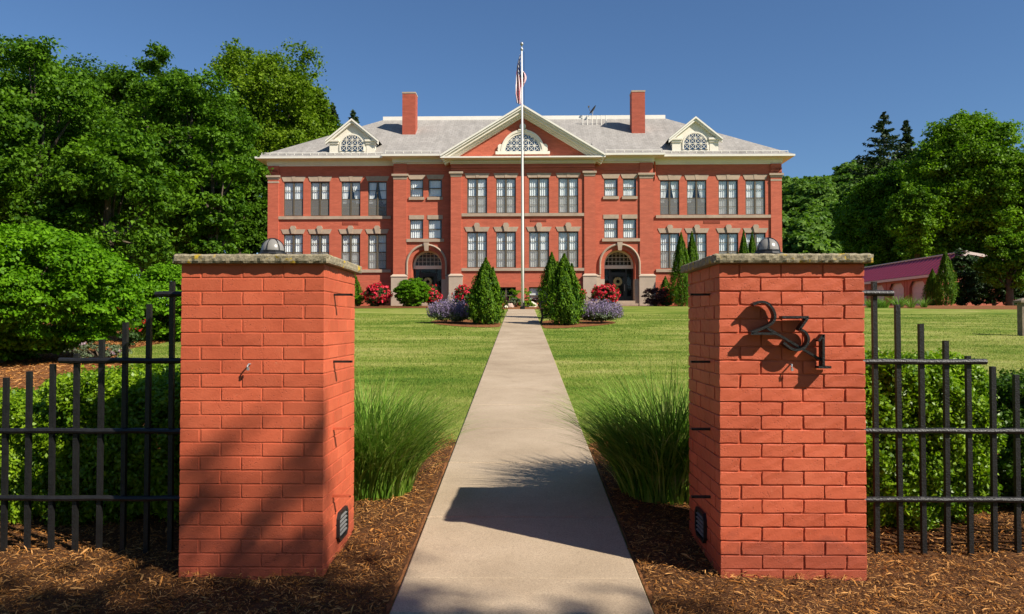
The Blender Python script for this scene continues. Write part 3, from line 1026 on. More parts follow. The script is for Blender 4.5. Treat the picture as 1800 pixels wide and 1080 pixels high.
# ------------------------------------------------------------------ gate piers
PX0, PX1, PY0, PD, PTOP = 0.975, 1.688, 3.88, 0.713, 1.563
def rounded_brick(b, cx, cy, cz, hx, hy, hz, r=0.0028, wk=1.0):
    """one slightly worn brick with rounded arrises and an uneven face"""
    jx, jy, jz = (random.uniform(-.0014, .0014) * wk for _ in range(3))
    def ax(h, n):
        return [-h, -h + r] + [(-h + r) + (2 * h - 2 * r) * i / n for i in range(1, n)] + [h - r, h]
    ax_, ay_, az_ = ax(hx, 4 if hx > hy else 2), ax(hy, 4 if hy > hx else 2), ax(hz, 2)
    nx, ny, nz = len(ax_), len(ay_), len(az_)
    idx = {}
    vs = []
    ph = random.uniform(0, 60)
    for i, x in enumerate(ax_):
        for j, y in enumerate(ay_):
            for k, z in enumerate(az_):
                if not (i in (0, nx - 1) or j in (0, ny - 1) or k in (0, nz - 1)):
                    continue
                e = (i in (0, nx - 1)) + (j in (0, ny - 1)) + (k in (0, nz - 1))
                sx = sy = sz = 0.0
                if e >= 2:
                    q = r * (.3 if e == 2 else .42)
                    if i in (0, nx - 1): sx = -math.copysign(q, x)
                    if j in (0, ny - 1): sy = -math.copysign(q, y)
                    if k in (0, nz - 1): sz = -math.copysign(q, z)
                wv = wk * (.0011 * math.sin(x * 47 + ph) * math.cos(z * 90 + y * 53 + ph) + random.uniform(-.0008, .0008))
                idx[i, j, k] = len(vs)
                vs.append((cx + jx + x + sx + wv, cy + jy + y + sy + wv, cz + jz + z + sz + wv * .7))
    fs = []
    for i in range(nx - 1):
        for j in range(ny - 1):
            fs.append((idx[i, j, 0], idx[i, j + 1, 0], idx[i + 1, j + 1, 0], idx[i + 1, j, 0]))
            fs.append((idx[i, j, nz - 1], idx[i + 1, j, nz - 1], idx[i + 1, j + 1, nz - 1], idx[i, j + 1, nz - 1]))
        for k in range(nz - 1):
            fs.append((idx[i, 0, k], idx[i + 1, 0, k], idx[i + 1, 0, k + 1], idx[i, 0, k + 1]))
            fs.append((idx[i, ny - 1, k], idx[i, ny - 1, k + 1], idx[i + 1, ny - 1, k + 1], idx[i + 1, ny - 1, k]))
    for j in range(ny - 1):
        for k in range(nz - 1):
            fs.append((idx[0, j, k], idx[0, j, k + 1], idx[0, j + 1, k + 1], idx[0, j + 1, k]))
            fs.append((idx[nx - 1, j, k], idx[nx - 1, j + 1, k], idx[nx - 1, j + 1, k + 1], idx[nx - 1, j, k + 1]))
    b.add(vs, fs)

def pier(side):
    jd = .003 if side < 0 else .0062
    wave = .45 if side < 0 else 1.0
    x0, x1 = (-PX1, -PX0) if side < 0 else (PX0, PX1)
    org = ((x0 + x1) / 2, PY0 + PD / 2, 0)
    root = thing('brick_gate_pier', ('red painted brick gate pier left of the walk, plain front with a small hook' if side < 0 else
                 'red painted brick gate pier right of the walk carrying iron house numbers'), 'gate pier', org)
    b = MB()
    C = PTOP / 23.0
    j = .0068
    L = PD / 3.5
    H = L / 2
    for c in range(-2, 23):
        zc = PTOP - C * (23 - c - .5) if c < 23 else 0
        flip = (c % 2 == 0)
        for s in range(4):
            for k in range(3):
                # three stretchers per side; the fourth visible end belongs to the next side
                u0 = (H + k * L) if flip else (k * L)
                u1 = u0 + L
                uc = (u0 + u1) / 2 - PD / 2
                vc = PD / 2 - H / 2
                hl, hw, hz = L / 2 - j / 2, H / 2 - j / 2, C / 2 - j / 2
                if s == 0: cx, cy, hx, hy = uc, -vc, hl, hw
                elif s == 1: cx, cy, hx, hy = vc, uc, hw, hl
                elif s == 2: cx, cy, hx, hy = -uc, vc, hl, hw
                else: cx, cy, hx, hy = -vc, -uc, hw, hl
                # keep outer faces flush
                if s == 0: cy -= j / 2
                if s == 1: cx += j / 2
                if s == 2: cy += j / 2
                if s == 3: cx -= j / 2
                if flip or True:
                    # the brick that closes a corner reaches to the outer face
                    end = (k == 2) if flip else (k == 0)
                    if end:
                        sg = 1 if flip else -1
                        if s == 0: cx += sg * j / 4; hx += j / 4
                        if s == 1: cy += sg * j / 4; hy += j / 4
                        if s == 2: cx -= sg * j / 4; hx += j / 4
                        if s == 3: cy -= sg * j / 4; hy += j / 4
                rounded_brick(b, org[0] + cx, org[1] + cy, zc, hx, hy, hz, .0022 if side < 0 else .0028, wave)
    # painted mortar behind the joints
    q = jd
    b.box(x0 + q, x1 - q, PY0 + q, PY0 + PD - q, -.15, PTOP + .001)
    b.build('brickwork', M['pier'], root, org, smooth=False)
    # stone cap with worn edges
    cb = bmesh.new()
    o_ = .038
    cx0, cx1, cy0, cy1 = x0 - o_, x1 + o_ * .9, PY0 - o_, PY0 + PD + o_
    z0, z1 = PTOP + .002, PTOP + .05
    nx, ny, nz = 46, 46, 4
    vs = {}
    for i in range(nx + 1):
        for jn in range(ny + 1):
            for k in range(nz + 1):
                if i in (0, nx) or jn in (0, ny) or k in (0, nz):
                    x = cx0 + (cx1 - cx0) * i / nx; y = cy0 + (cy1 - cy0) * jn / ny; z = z0 + (z1 - z0) * k / nz
                    e = (i in (0, nx)) + (jn in (0, ny)) + (k in (0, nz))
                    s = .005 if e >= 2 else 0
                    nn = .0028 * (math.sin(x * 61 + y * 23) + math.sin(x * 137 + z * 90) * .6 + math.sin(y * 119 + 2) * .7) + random.uniform(-.0016, .0016)
                    if i == 0: x += s + nn
                    if i == nx: x -= s + nn
                    if jn == 0: y += s + nn
                    if jn == ny: y -= s + nn
                    if k == nz: z -= s + abs(nn) * .8
                    if k == 0: z += s * .3
                    vs[i, jn, k] = cb.verts.new((x - org[0], y - org[1], z - org[2]))
    for i in range(nx):
        for jn in range(ny):
            cb.faces.new((vs[i, jn, 0], vs[i, jn + 1, 0], vs[i + 1, jn + 1, 0], vs[i + 1, jn, 0]))
            cb.faces.new((vs[i, jn, nz], vs[i + 1, jn, nz], vs[i + 1, jn + 1, nz], vs[i, jn + 1, nz]))
    for k in range(nz):
        for i in range(nx):
            cb.faces.new((vs[i, 0, k], vs[i + 1, 0, k], vs[i + 1, 0, k + 1], vs[i, 0, k + 1]))
            cb.faces.new((vs[i, ny, k], vs[i, ny, k + 1], vs[i + 1, ny, k + 1], vs[i + 1, ny, k]))
        for jn in range(ny):
            cb.faces.new((vs[0, jn, k], vs[0, jn, k + 1], vs[0, jn + 1, k + 1], vs[0, jn + 1, k]))
            cb.faces.new((vs[nx, jn, k], vs[nx, jn + 1, k], vs[nx, jn + 1, k + 1], vs[nx, jn, k + 1]))
    me = bpy.data.meshes.new('capstone'); cb.to_mesh(me); cb.free()
    link_mesh('capstone', me, M['lichen'], root)
    # gate hinge rods on the inner face, at the fence rail heights
    xi = x1 if side < 0 else x0
    sg = 1 if side < 0 else -1
    for n_, z in enumerate((1.419, 1.071, .724, .376)):
        h = MB()
        for dy in (0, .016):
            h.box(xi - sg * .01, xi + sg * .094, 4.07 + dy, 4.078 + dy, z - .0055, z + .0055)
        h.box(xi + sg * .088, xi + sg * .097, 4.07, 4.092, z - .0045, z + .0045)
        h.build('hinge_rod', M['iron'] if n_ < 2 or side > 0 else M['pier'], root, org)
    # louvred step light
    zc, yc, hw, hh = .187, 4.27, .112, .078
    fr = MB(); lv = MB()
    oct_ = [(-hw, -hh + .03), (-hw + .03, -hh), (hw - .03, -hh), (hw, -hh + .03), (hw, hh - .03), (hw - .03, hh), (-hw + .03, hh), (-hw, hh - .03)]
    inn = [(a * .84, c * .8) for a, c in oct_]
    xa, xb = xi - sg * .004, xi + sg * .016
    nO = len(oct_)
    for i in range(nO):
        k = (i + 1) % nO
        a0, a1, b0, b1 = oct_[i], oct_[k], inn[i], inn[k]
        fr.quad((xb, yc + a0[0], zc + a0[1]), (xb, yc + a1[0], zc + a1[1]), (xb, yc + b1[0], zc + b1[1]), (xb, yc + b0[0], zc + b0[1]))
        fr.quad((xa, yc + a0[0], zc + a0[1]), (xa, yc + a1[0], zc + a1[1]), (xb, yc + a1[0], zc + a1[1]), (xb, yc + a0[0], zc + a0[1]))
        fr.quad((xa, yc + b0[0], zc + b0[1]), (xa, yc + b1[0], zc + b1[1]), (xb, yc + b1[0], zc + b1[1]), (xb, yc + b0[0], zc + b0[1]))
    fr.add([(xi + sg * .002, yc + a, zc + c) for a, c in inn], [tuple(range(nO))])
    f_ = fr.build('step_light', M['lampbase'], root, org)
    for k in range(5):
        z = zc - .046 + k * .0225
        lv.add([(xi + sg * .006, yc - hw * .78, z + .006), (xi + sg * .006, yc + hw * .78, z + .006), (xi + sg * .015, yc + hw * .78, z), (xi + sg * .015, yc - hw * .78, z),
                (xi + sg * .005, yc - hw * .78, z + .002), (xi + sg * .005, yc + hw * .78, z + .002), (xi + sg * .014, yc + hw * .78, z - .003), (xi + sg * .014, yc - hw * .78, z - .003)],
               [(0, 1, 2, 3), (4, 7, 6, 5), (3, 2, 6, 7), (0, 4, 5, 1), (0, 3, 7, 4), (1, 5, 6, 2)])
    lv.build('louvre', M['louvre'], f_, org)
    # small hook on the street face
    hx, hz_ = (at(440, 640, 3.88) if side < 0 else at(1389, 641, 3.88))
    hk = MB()
    hk.tube([(hx, 3.884, hz_), (hx, 3.855, hz_), (hx - .004, 3.848, hz_ - .012), (hx - .004, 3.852, hz_ - .022)], .004, 6)
    hk.box(hx - .006, hx + .004, 3.846, 3.856, hz_ - .03, hz_ - .016)
    hk.build('hook', M['steel'], root, org)
    # dome lamp on the cap (rests on it: its own thing)
    lx = at(479.5, 430, 4.235)[0] if side < 0 else at(1350, 430, 4.235)[0]
    lz = PTOP + .047
    lr = thing('dome_lamp', 'round frosted dome lamp with black cage on the %s' % ('plain left pier' if side < 0 else 'right pier with the numbers'), 'lamp', (lx, 4.235, lz), 'dome lamps on the gate piers')
    bb = MB()
    bb.lathe([(0, 0), (.078, 0), (.078, .034), (.074, .04), (.066, .042), (.066, .052), (.062, .054)], lx, 4.235, lz, 12)
    bb.build('base', M['lampbase'], lr, (lx, 4.235, lz))
    dm = MB()
    dm.lathe([(.061, .05)] + [(.061 * math.cos(a), .052 + .066 * math.sin(a)) for a in [i * math.pi / 2 / 9 for i in range(1, 10)]], lx, 4.235, lz, 24)
    dm.build('dome', M['lampglass'], lr, (lx, 4.235, lz), smooth=True)
    cg = MB()
    for k in range(6):
        a = k * math.pi / 3 + .35
        cg.tube([(lx + .064 * math.cos(e) * math.cos(a), 4.235 + .064 * math.cos(e) * math.sin(a), lz + .052 + .069 * math.sin(e)) for e in [i * math.pi / 2 / 8 for i in range(9)]], .0022, 5)
    cg.build('cage', M['lampbase'], lr, (lx, 4.235, lz))
    return root
pier(-1)
pier(1)

def numerals():
    def z(px, py):
        x, zz = at(1180 + px / 3.274, 410 + py / 3.274, 3.83)
        return x, zz
    def smoothp(pts):
        out = []
        P = [Vector(p) for p in pts]
        for i in range(len(P) - 1):
            p0, p1, p2, p3 = P[max(0, i - 1)], P[i], P[i + 1], P[min(len(P) - 1, i + 2)]
            for s in range(5):
                t = s / 5
                out.append(.5 * ((2 * p1) + (p2 - p0) * t + (2 * p0 - 5 * p1 + 4 * p2 - p3) * t * t + (3 * p1 - p0 - 3 * p2 + p3) * t ** 3))
        out.append(P[-1])
        return out
    def ribbon(b, pts, th=.0115, y0=3.817, y1=3.868):
        P = [Vector(p) for p in pts]
        L, R = [], []
        for i, p in enumerate(P):
            a = P[max(0, i - 1)]; c = P[min(len(P) - 1, i + 1)]
            d = (c - a).normalized(); n = Vector((-d.y, d.x))
            L.append(p + n * th / 2); R.append(p - n * th / 2)
        for i in range(len(P) - 1):
            q = [L[i], R[i], R[i + 1], L[i + 1]]
            b.add([(v.x, y0, v.y) for v in q] + [(v.x, y1, v.y) for v in q], [(0, 1, 2, 3), (7, 6, 5, 4), (0, 4, 5, 1), (2, 6, 7, 3), (1, 5, 6, 2), (3, 7, 4, 0)])
    cx, cz = z(680, 590)
    org = (cx, 3.85, cz)
    root = thing('house_number', 'black wrought iron house number 231 stepping down the right pier', 'house number', org)
    two = MB()
    ribbon(two, smoothp([z(*p) for p in ((470, 412), (495, 400), (525, 396), (556, 408), (580, 435), (594, 470), (590, 500), (572, 522), (535, 543), (495, 560), (457, 574))]))
    ribbon(two, [z(455, 579), z(600, 579)])
    two.build('numeral_two', M['iron'], root, org)
    th = MB()
    ribbon(th, [z(634, 484), z(786, 484)])
    ribbon(th, [z(782, 488), z(735, 556)])
    ribbon(th, smoothp([z(*p) for p in ((735, 552), (762, 566), (782, 592), (786, 620), (773, 648), (748, 667), (715, 673), (680, 660), (642, 630))]))
    th.build('numeral_three', M['iron'], root, org)
    on = MB()
    ribbon(on, [z(844, 620), z(872, 586)])
    ribbon(on, [z(872, 582), z(872, 768)])
    ribbon(on, [z(843, 772), z(916, 772)])
    on.build('numeral_one', M['iron'], root, org)
    br = MB()
    ribbon(br, [z(545, 540), z(876, 735)], .011, 3.84, 3.856)
    for p in (z(560, 549), z(860, 726)):
        br.box(p[0] - .005, p[0] + .005, 3.85, 3.885, p[1] - .005, p[1] + .005)
    br.build('mounting_bar', M['iron'], root, org)
numerals()

# ------------------------------------------------------------------ iron fences
FY = 4.235
def fence(side):
    if side < 0:
        xs = [9, 50, 92, 134, 176, 218, 259, 301]; tops = [664, 653, 640, 622, 597, 567, 535, 495]
        pk = [(at(x, 800, FY)[0], at(x, t, FY)[1]) for x, t in zip(xs, tops)]
        xp = -PX1
        r = [(-PX1 - 1.05, -PX1, .69), (-3.7, -PX1, .69), (-3.7, -PX1, .33)]
        rails = [(-3.9, xp, at(200, 757, FY)[1]), (-3.9, xp, at(200, 875, FY)[1]), (at(108, 633, FY)[0], xp, at(200, 634, FY)[1]), (at(276, 520, FY)[0], xp, at(300, 518, FY)[1])]
        ext = [(pk[0][0] - .1275 * k, pk[0][1] - .015) for k in range(1, 9)]
        lab = 'black iron picket fence dropping away from the left pier'
    else:
        xs = [1540, 1581, 1622, 1663.5, 1704, 1746, 1787]; tops = [495.5, 535.5, 569.5, 599, 626, 644.5, 659]
        pk = [(at(x, 800, FY)[0], at(x, t, FY)[1]) for x, t in zip(xs, tops)]
        xp = PX1
        rails = [(xp, 4.0, at(1600, 757, FY)[1]), (xp, 4.0, at(1600, 877, FY)[1]), (xp, at(1730, 636, FY)[0], at(1600, 636, FY)[1]), (xp, at(1567, 515, FY)[0], at(1540, 516, FY)[1])]
        ext = [(pk[-1][0] + .1275 * k, pk[-1][1] - .015) for k in range(1, 10)]
        lab = 'black iron picket fence dropping away from the numbered pier'
    org = (xp + side * 1.0, FY, gz(FY))
    root = thing('iron_fence', lab, 'fence', org, 'iron fences beside the piers')
    for x, zt in pk + ext:
        b = MB()
        h = .0122
        tx = random.uniform(-.004, .004)
        b.add([(x - h, FY - h, gz(FY) - .05), (x + h, FY - h, gz(FY) - .05), (x + h, FY + h, gz(FY) - .05), (x - h, FY + h, gz(FY) - .05),
               (x + tx - h, FY - h, zt), (x + tx + h, FY - h, zt), (x + tx + h, FY + h, zt), (x + tx - h, FY + h, zt)],
              [(0, 3, 2, 1), (4, 5, 6, 7), (0, 1, 5, 4), (1, 2, 6, 5), (2, 3, 7, 6), (3, 0, 4, 7)])
        b.build('picket', M['iron'], root, org)
    for a, c, z in rails:
        b = MB()
        n = max(2, int(abs(c - a) / .06))
        pts = [(a + (c - a) * i / n, FY - .018, z + .0012 * math.sin(i * .9 + z * 9) + random.uniform(-.001, .001)) for i in range(n + 1)]
        b.tube(pts, [.0155 + .0008 * math.sin(i * 2.1) for i in range(n + 1)], 8)
        # clamp at the pier
        b.box(xp + side * .004, xp + side * .03, FY - .034, FY + .0, z - .018, z + .022)
        b.box(xp + side * .012, xp + side * .045, FY - .03, FY - .006, z + .008, z + .03)
        b.build('rail', M['iron'], root, org, smooth=False)
fence(-1)
fence(1)

# ------------------------------------------------------------------ the school
YC, YE, YW = 47.0, 47.45, 47.95
BX = 0.1
def school():
    """local frame: x from the middle of the facade, y into the building from the central pavilion front, z from eye level"""
    org = Vector((BX, YC, EYE))
    root = thing('school_building', 'long two storey red brick school with white pediment, grey roof and twin chimneys', 'building', tuple(org), None, -0.0115)
    O = (0, 0, 0)
    ye, yw = YE - YC, YW - YC
    G = 0.6  # footing below grade
    wall = MB()
    def holed(x0, x1, z0, z1, y, holes, dep=.2, arches=()):
        xs = sorted(set([x0, x1] + [h[0] for h in holes] + [h[1] for h in holes]))
        zs = sorted(set([z0, z1] + [h[2] for h in holes] + [h[3] for h in holes]))
        for i in range(len(xs) - 1):
            for k in range(len(zs) - 1):
                mx, mz = (xs[i] + xs[i + 1]) / 2, (zs[k] + zs[k + 1]) / 2
                if any(h[0] < mx < h[1] and h[2] < mz < h[3] for h in holes):
                    continue
                wall.quad((xs[i], y, zs[k]), (xs[i + 1], y, zs[k]), (xs[i + 1], y, zs[k + 1]), (xs[i], y, zs[k + 1]))
        for h in holes:
            a, b_, c, d = h[:4]
            dp = h[4] if len(h) > 4 else dep
            wall.quad((a, y, c), (a, y, d), (a, y + dp, d), (a, y + dp, c))
            wall.quad((b_, y, d), (b_, y, c), (b_, y + dp, c), (b_, y + dp, d))
            wall.quad((a, y, c), (a, y + dp, c), (b_, y + dp, c), (b_, y, c))
            if not (len(h) > 5):
                wall.quad((a, y, d), (b_, y, d), (b_, y + dp, d), (a, y + dp, d))
    rows2 = (6.72, 8.84); rows1 = (3.44, 5.60); rowsB = (1.33, 2.28)
    wingw = [(-14.74, -13.54), (-13.09, -11.91), (-11.18, -10.0), (-9.53, -8.37)]
    cenw = [(-3.35, -2.14), (-1.60, -.41), (.37, 1.58), (2.13, 3.33)]
    entw = [(-6.86, -6.05), (-5.74, -4.91)]
    windows = []   # x0,x1,z0,z1,y,kind,curtain
    def mir(p):
        return (-p[1], -p[0])
    for sgn in (-1, 1):
        ws = wingw if sgn < 0 else [mir(p) for p in wingw][::-1]
        hol = []
        for p in ws:
            for rz, kd in ((rows2, 'p2'), (rows1, 'p1'), (rowsB, 'pb')):
                hol.append((p[0], p[1], rz[0], rz[1]))
                windows.append((p[0], p[1], rz[0], rz[1], yw, kd))
        x0, x1 = (-15.7, -7.85) if sgn < 0 else (7.85, 15.7)
        holed(x0, x1, 2.63, 9.9, yw, [h for h in hol if h[2] > 2.63])
        # thicker basement wall below the water table
        holed(x0 + (0 if sgn < 0 else 0), x1, G, 2.63, yw - .07, [h for h in hol if h[3] < 2.6], .27)
        wall.quad((x0, yw - .07, 2.63), (x1, yw - .07, 2.63), (x1, yw, 2.63), (x0, yw, 2.63))
        # outer side wall
        xo = -15.7 if sgn < 0 else 15.7
        wall.quad((xo, yw, G), (xo, yw + 20, G), (xo, yw + 20, 9.9), (xo, yw, 9.9))
        # step side between wing and entry bay
        xe = -7.85 if sgn < 0 else 7.85
        wall.quad((xe, ye, G), (xe, yw, G), (xe, yw, 9.9), (xe, ye, 9.9))
        xc = -4.31 if sgn < 0 else 4.31
        wall.quad((xc, 0, G), (xc, ye, G), (xc, ye, 9.9), (xc, 0, 9.9))
        # entry bay
        es = entw if sgn < 0 else [mir(p) for p in entw][::-1]
        hol = []
        for p in es:
            hol.append((p[0], p[1], 7.79, 8.86)); windows.append((p[0], p[1], 7.79, 8.86, ye, 's2'))
            hol.append((p[0], p[1], 5.25, 6.42)); windows.append((p[0], p[1], 5.25, 6.42, ye, 's1'))
        cx = sgn * 5.84; R = .92; zs = 3.68; dep = .95
        x0, x1 = (-7.85, -4.31) if sgn < 0 else (4.31, 7.85)
        hol.append((cx - R, cx + R, G, zs + R, dep, 'open'))
        holed(x0, x1, G, 9.9, ye, hol)
        # arch spandrels and curved soffit
        nseg = 20
        arc = [(cx + R * math.cos(math.pi * i / nseg), zs + R * math.sin(math.pi * i / nseg)) for i in range(nseg + 1)]
        for (a, az), (c, cz) in zip(arc, arc[1:]):
            wall.quad((a, ye, az), (a, ye, zs + R), (c, ye, zs + R), (c, ye, cz))
            wall.quad((a, ye, az), (c, ye, cz), (c, ye + dep, cz), (a, ye + dep, az))
    hol = []
    for p in cenw:
        for rz, kd in ((rows2, 'c2'), (rows1, 'c1'), (rowsB, 'cb')):
            hol.append((p[0], p[1], rz[0], rz[1]))
            windows.append((p[0], p[1], rz[0], rz[1], 0, kd))
    holed(-4.31, 4.31, 2.62, 10.1, 0, [h for h in hol if h[2] > 2.62])
    holed(-4.0, 4.0, G, 2.62, -.07, [h for h in hol if h[3] < 2.6], .27)
    wall.quad((-4.0, -.07, 2.62), (4.0, -.07, 2.62), (4.0, 0, 2.62), (-4.0, 0, 2.62))
    # back wall
    wall.quad((15.7, yw + 20, G), (-15.7, yw + 20, G), (-15.7, yw + 20, 9.9), (15.7, yw + 20, 9.9))
    # tympanum
    wall.add([(-4.31, .02, 10.05), (4.31, .02, 10.05), (4.31, .02, 10.3), (0, .02, 12.75), (-4.31, .02, 10.3)], [(0, 1, 2, 3, 4)])
    # corbelled brick bands under the cornice
    for sgn in (-1, 1):
        a, b_ = (-7.83, -4.33) if sgn < 0 else (4.33, 7.83)
        for zz, d in ((9.42, .045), (9.27, .02)):
            wall.box(a, b_, ye - d, ye + .02, zz - .06, zz + .06)
    for zz, d in ((9.50, .09), (9.36, .06), (9.24, .03)):
        wall.box(-4.33, 4.33, -d, .02, zz - .055, zz + .055)
    for zz in (9.5, 9.30):
        for sgn in (-1, 1):
            a, b_ = (-15.73, -15.03) if sgn < 0 else (15.03, 15.73)
            wall.box(a, b_, yw - .09, yw + .02, zz - .07, zz + .07)
    wall.build('wall', M['brick'], root, O)

    # pilasters (brick shaft, stone capital)
    def pilaster(x0, x1, y, zb, zt, out, cap0, cap1, name='pilaster'):
        b = MB()
        b.box(x0, x1, y - out, y + .02, zb, zt)
        o = b.build(name, M['brick'], root, O)
        c = MB()
        c.box(x0 - .10, x1 + .10, y - out - .10, y + .015, cap1 - .12, cap1)
        c.box(x0 - .03, x1 + .03, y - out - .035, y + .015, cap1 - .24, cap1 - .12)
        c.box(x0 - .01, x1 + .01, y - out - .02, y + .015, cap0 + .04, cap0 + .14)
        c.build('capital', M['stone'], o, O)
    for s in (-1, 1):
        a, b_ = (-15.7, -15.05) if s < 0 else (15.05, 15.7)
        pilaster(a - (.01 if s < 0 else 0), b_ + (.01 if s > 0 else 0), yw, 2.63 if False else G, 9.82, .09, 8.72, 9.22)
        a, b_ = (-7.86, -7.05) if s < 0 else (7.05, 7.86)
        pilaster(a, b_, ye, 3.0, 9.82, .08, 8.82, 9.18)
        a, b_ = (-4.32, -3.68) if s < 0 else (3.68, 4.32)
        pilaster(a, b_, 0, 3.0, 9.18, .09, 8.88, 9.22)
        # stone foundation blocks
        def blockbase(xa, xb, y0, y1, top=2.92, tap=.1):
            st = MB()
            st.box(xa, xb, y0, y1, G, top)
            t0 = top; t1 = top + .17
            st.add([(xa - .03, y0 - .03, t0), (xb + .03, y0 - .03, t0), (xb + .03, y1, t0), (xa - .03, y1, t0),
                    (xa - .03, y0 - .03, t0 + .05), (xb + .03, y0 - .03, t0 + .05), (xb + .03, y1, t0 + .05), (xa - .03, y1, t0 + .05),
                    (xa + tap, y0 + tap, t1), (xb - tap, y0 + tap, t1), (xb - tap, y1, t1), (xa + tap, y1, t1)],
                   [(0, 3, 2, 1), (0, 1, 5, 4), (1, 2, 6, 5), (2, 3, 7, 6), (3, 0, 4, 7), (4, 5, 9, 8), (5, 6, 10, 9), (6, 7, 11, 10), (7, 4, 8, 11), (8, 9, 10, 11)])
            st.build('stone_base', M['stone_block'], root, O)
        cx = s * 5.84
        out_a, out_b = (-7.97, cx - 1.16) if s < 0 else (cx + 1.16, 7.97)
        blockbase(out_a, out_b, ye - .17, yw + .01)
        in_a, in_b = (cx + 1.16, -4.25) if s < 0 else (4.25, cx - 1.16)
        blockbase(in_a, in_b, ye - .1, ye + .05)
        pa, pb = (-4.42, -3.60) if s < 0 else (3.60, 4.42)
        blockbase(pa, pb, -.18, ye + .06)
        # stone lower jambs inside the arch
        for q in (-1, 1):
            xa = cx + q * .92
            st = MB()
            st.box(min(xa, xa + q * .3), max(xa, xa + q * .3), ye - .012, ye + .93, G, 2.78)
            st.box(xa - q * .012, xa, ye - .012, ye + .93, G, 2.78)
            st.build('stone_jamb', M['stone_block'], root, O)

    # water table ledges, sills, lintels
    def stone(name, build):
        b = MB(); build(b); return b.build(name, M['stone'], root, O)
    for s in (-1, 1):
        a, b_ = (-15.04, -8.1) if s < 0 else (8.1, 15.04)
        stone('sill_band', lambda b: b.box(a, b_, yw - .09, yw + .01, 6.52, 6.70))
        stone('sill_band', lambda b: b.box(a, b_, yw - .09, yw + .01, 3.23, 3.41))
        c, d = (-7.06, -4.78) if s < 0 else (4.78, 7.06)
        stone('sill', lambda b: b.box(c, d, ye - .1, ye + .01, 5.05, 5.23))
        es = entw if s < 0 else [mir(p) for p in entw]
        for p in es:
            stone('sill', lambda b: b.box(p[0] - .06, p[1] + .06, ye - .08, ye + .01, 7.61, 7.78))
            stone('lintel', lambda b: b.prism_y([(p[0] - .02, 8.87), (p[1] + .02, 8.87), (p[1] + .14, 9.14), (p[0] - .14, 9.14)], ye - .03, ye + .01))
            stone('lintel', lambda b: b.box(p[0] - .05, p[1] + .05, ye - .03, ye + .01, 6.43, 6.68))
        # brick pier strip between the paired small windows
    stone('sill_band', lambda b: b.box(-3.67, 3.67, -.09, .01, 6.53, 6.71))
    stone('sill_band', lambda b: b.box(-3.67, 3.67, -.09, .01, 3.25, 3.42))
    def flat_lintel(p, y, z0, z1, k0=None):
        c = (p[0] + p[1]) / 2
        def bd(b):
            b.prism_y([(p[0] - .03, z0), (c - .07, z0), (c - .12, z1), (p[0] - .16, z1)], y - .03, y + .01)
            b.prism_y([(c + .07, z0), (p[1] + .03, z0), (p[1] + .16, z1), (c + .12, z1)], y - .03, y + .01)
        o = stone('lintel', bd)
        kz = z1 + .008 if k0 is None else k0
        kb = MB()
        if k0 is None:
            kb.prism_y([(c - .066, z0), (c + .066, z0), (c + .116, kz), (c - .116, kz)], y - .045, y + .01)
        else:
            kb.prism_y([(c - .085, z0), (c + .085, z0), (c + .15, z1), (c + .19, z1 + .07), (c + .13, kz - .03), (c + .1, kz), (c - .1, kz), (c - .13, kz - .03), (c - .19, z1 + .07), (c - .15, z1)], y - .10, y + .01)
        kb.build('keystone', M['stone'], o, O)
    for s in (-1, 1):
        for p in (wingw if s < 0 else [mir(q) for q in wingw]):
            flat_lintel(p, yw, 8.86, 9.16)
            flat_lintel(p, yw, 5.62, 5.90, 6.11)
    for p in cenw:
        flat_lintel(p, 0, 8.86, 9.13)
        flat_lintel(p, 0, 5.62, 5.90, 6.14)
    # iron vents in the brick
    for x0, x1, y, z0, z1 in ((.45, 1.42, 0, 6.20, 6.36), (-11.1, -10.1, yw, 6.16, 6.35), (11.0, 12.0, yw, 6.18, 6.37)):
        b = MB()
        b.box(x0, x1, y - .012, y + .01, z0, z1)
        for k in range(16):
            xx = x0 + .02 + (x1 - x0 - .06) * k / 15
            b.box(xx, xx + .022, y - .026, y - .012, z0 + .02, z1 - .02)
        b.build('wall_vent', M['chimney'], root, O)

    # windows -----------------------------------------------------------
    rr = random.Random(5)
    def window(x0, x1, z0, z1, y, kind):
        yf = y + .05
        b = MB()
        fw = .045
        pair = kind[0] in 'pc'
        cx = (x0 + x1) / 2
        b.box(x0, x0 + fw, yf, yf + .07, z0, z1)
        b.box(x1 - fw, x1, yf, yf + .07, z0, z1)
        b.box(x0 + fw, x1 - fw, yf, yf + .07, z1 - fw, z1)
        b.box(x0 + fw, x1 - fw, yf, yf + .07, z0, z0 + fw * 1.2)
        halves = [(x0 + fw, cx - .05), (cx + .05, x1 - fw)] if pair else [(x0 + fw, x1 - fw)]
        if pair:
            b.box(cx - .05, cx + .05, yf - .01, yf + .07, z0 + fw * 1.2, z1 - fw)
        zm = (z0 + z1) / 2 - (.03 if pair else 0)
        for a, c in halves:
            b.box(a, c, yf + .012, yf + .062, zm - .028, zm + .028)
            if pair and kind[1] != 'b':
                for zz in ((zm + z1) / 2, (zm + z0) / 2):
                    b.box(a, c, yf + .022, yf + .056, zz - .014, zz + .014)
        wn = b.build('window', M['bronze'], root, O)
        g = MB()
        for a, c in halves:
            tl = .004 * rr.uniform(-1, 1)
            g.quad((a, yf + .04 + tl, z0 + fw), (c, yf + .04 - tl, z0 + fw), (c, yf + .04 - tl * .4, z1 - fw), (a, yf + .04 + tl * .4, z1 - fw))
        g.build('pane', M['glass'], wn, O)
        if pair and kind[1] != 'b':
            s_ = MB()
            for a, c in halves:
                s_.quad((a, yf + .018, z0 + fw), (c, yf + .018, z0 + fw), (c, yf + .018, zm - .02), (a, yf + .018, zm - .02))
            s_.build('screen', M['screen'], wn, O)
        # curtains hang inside
        cu = MB()
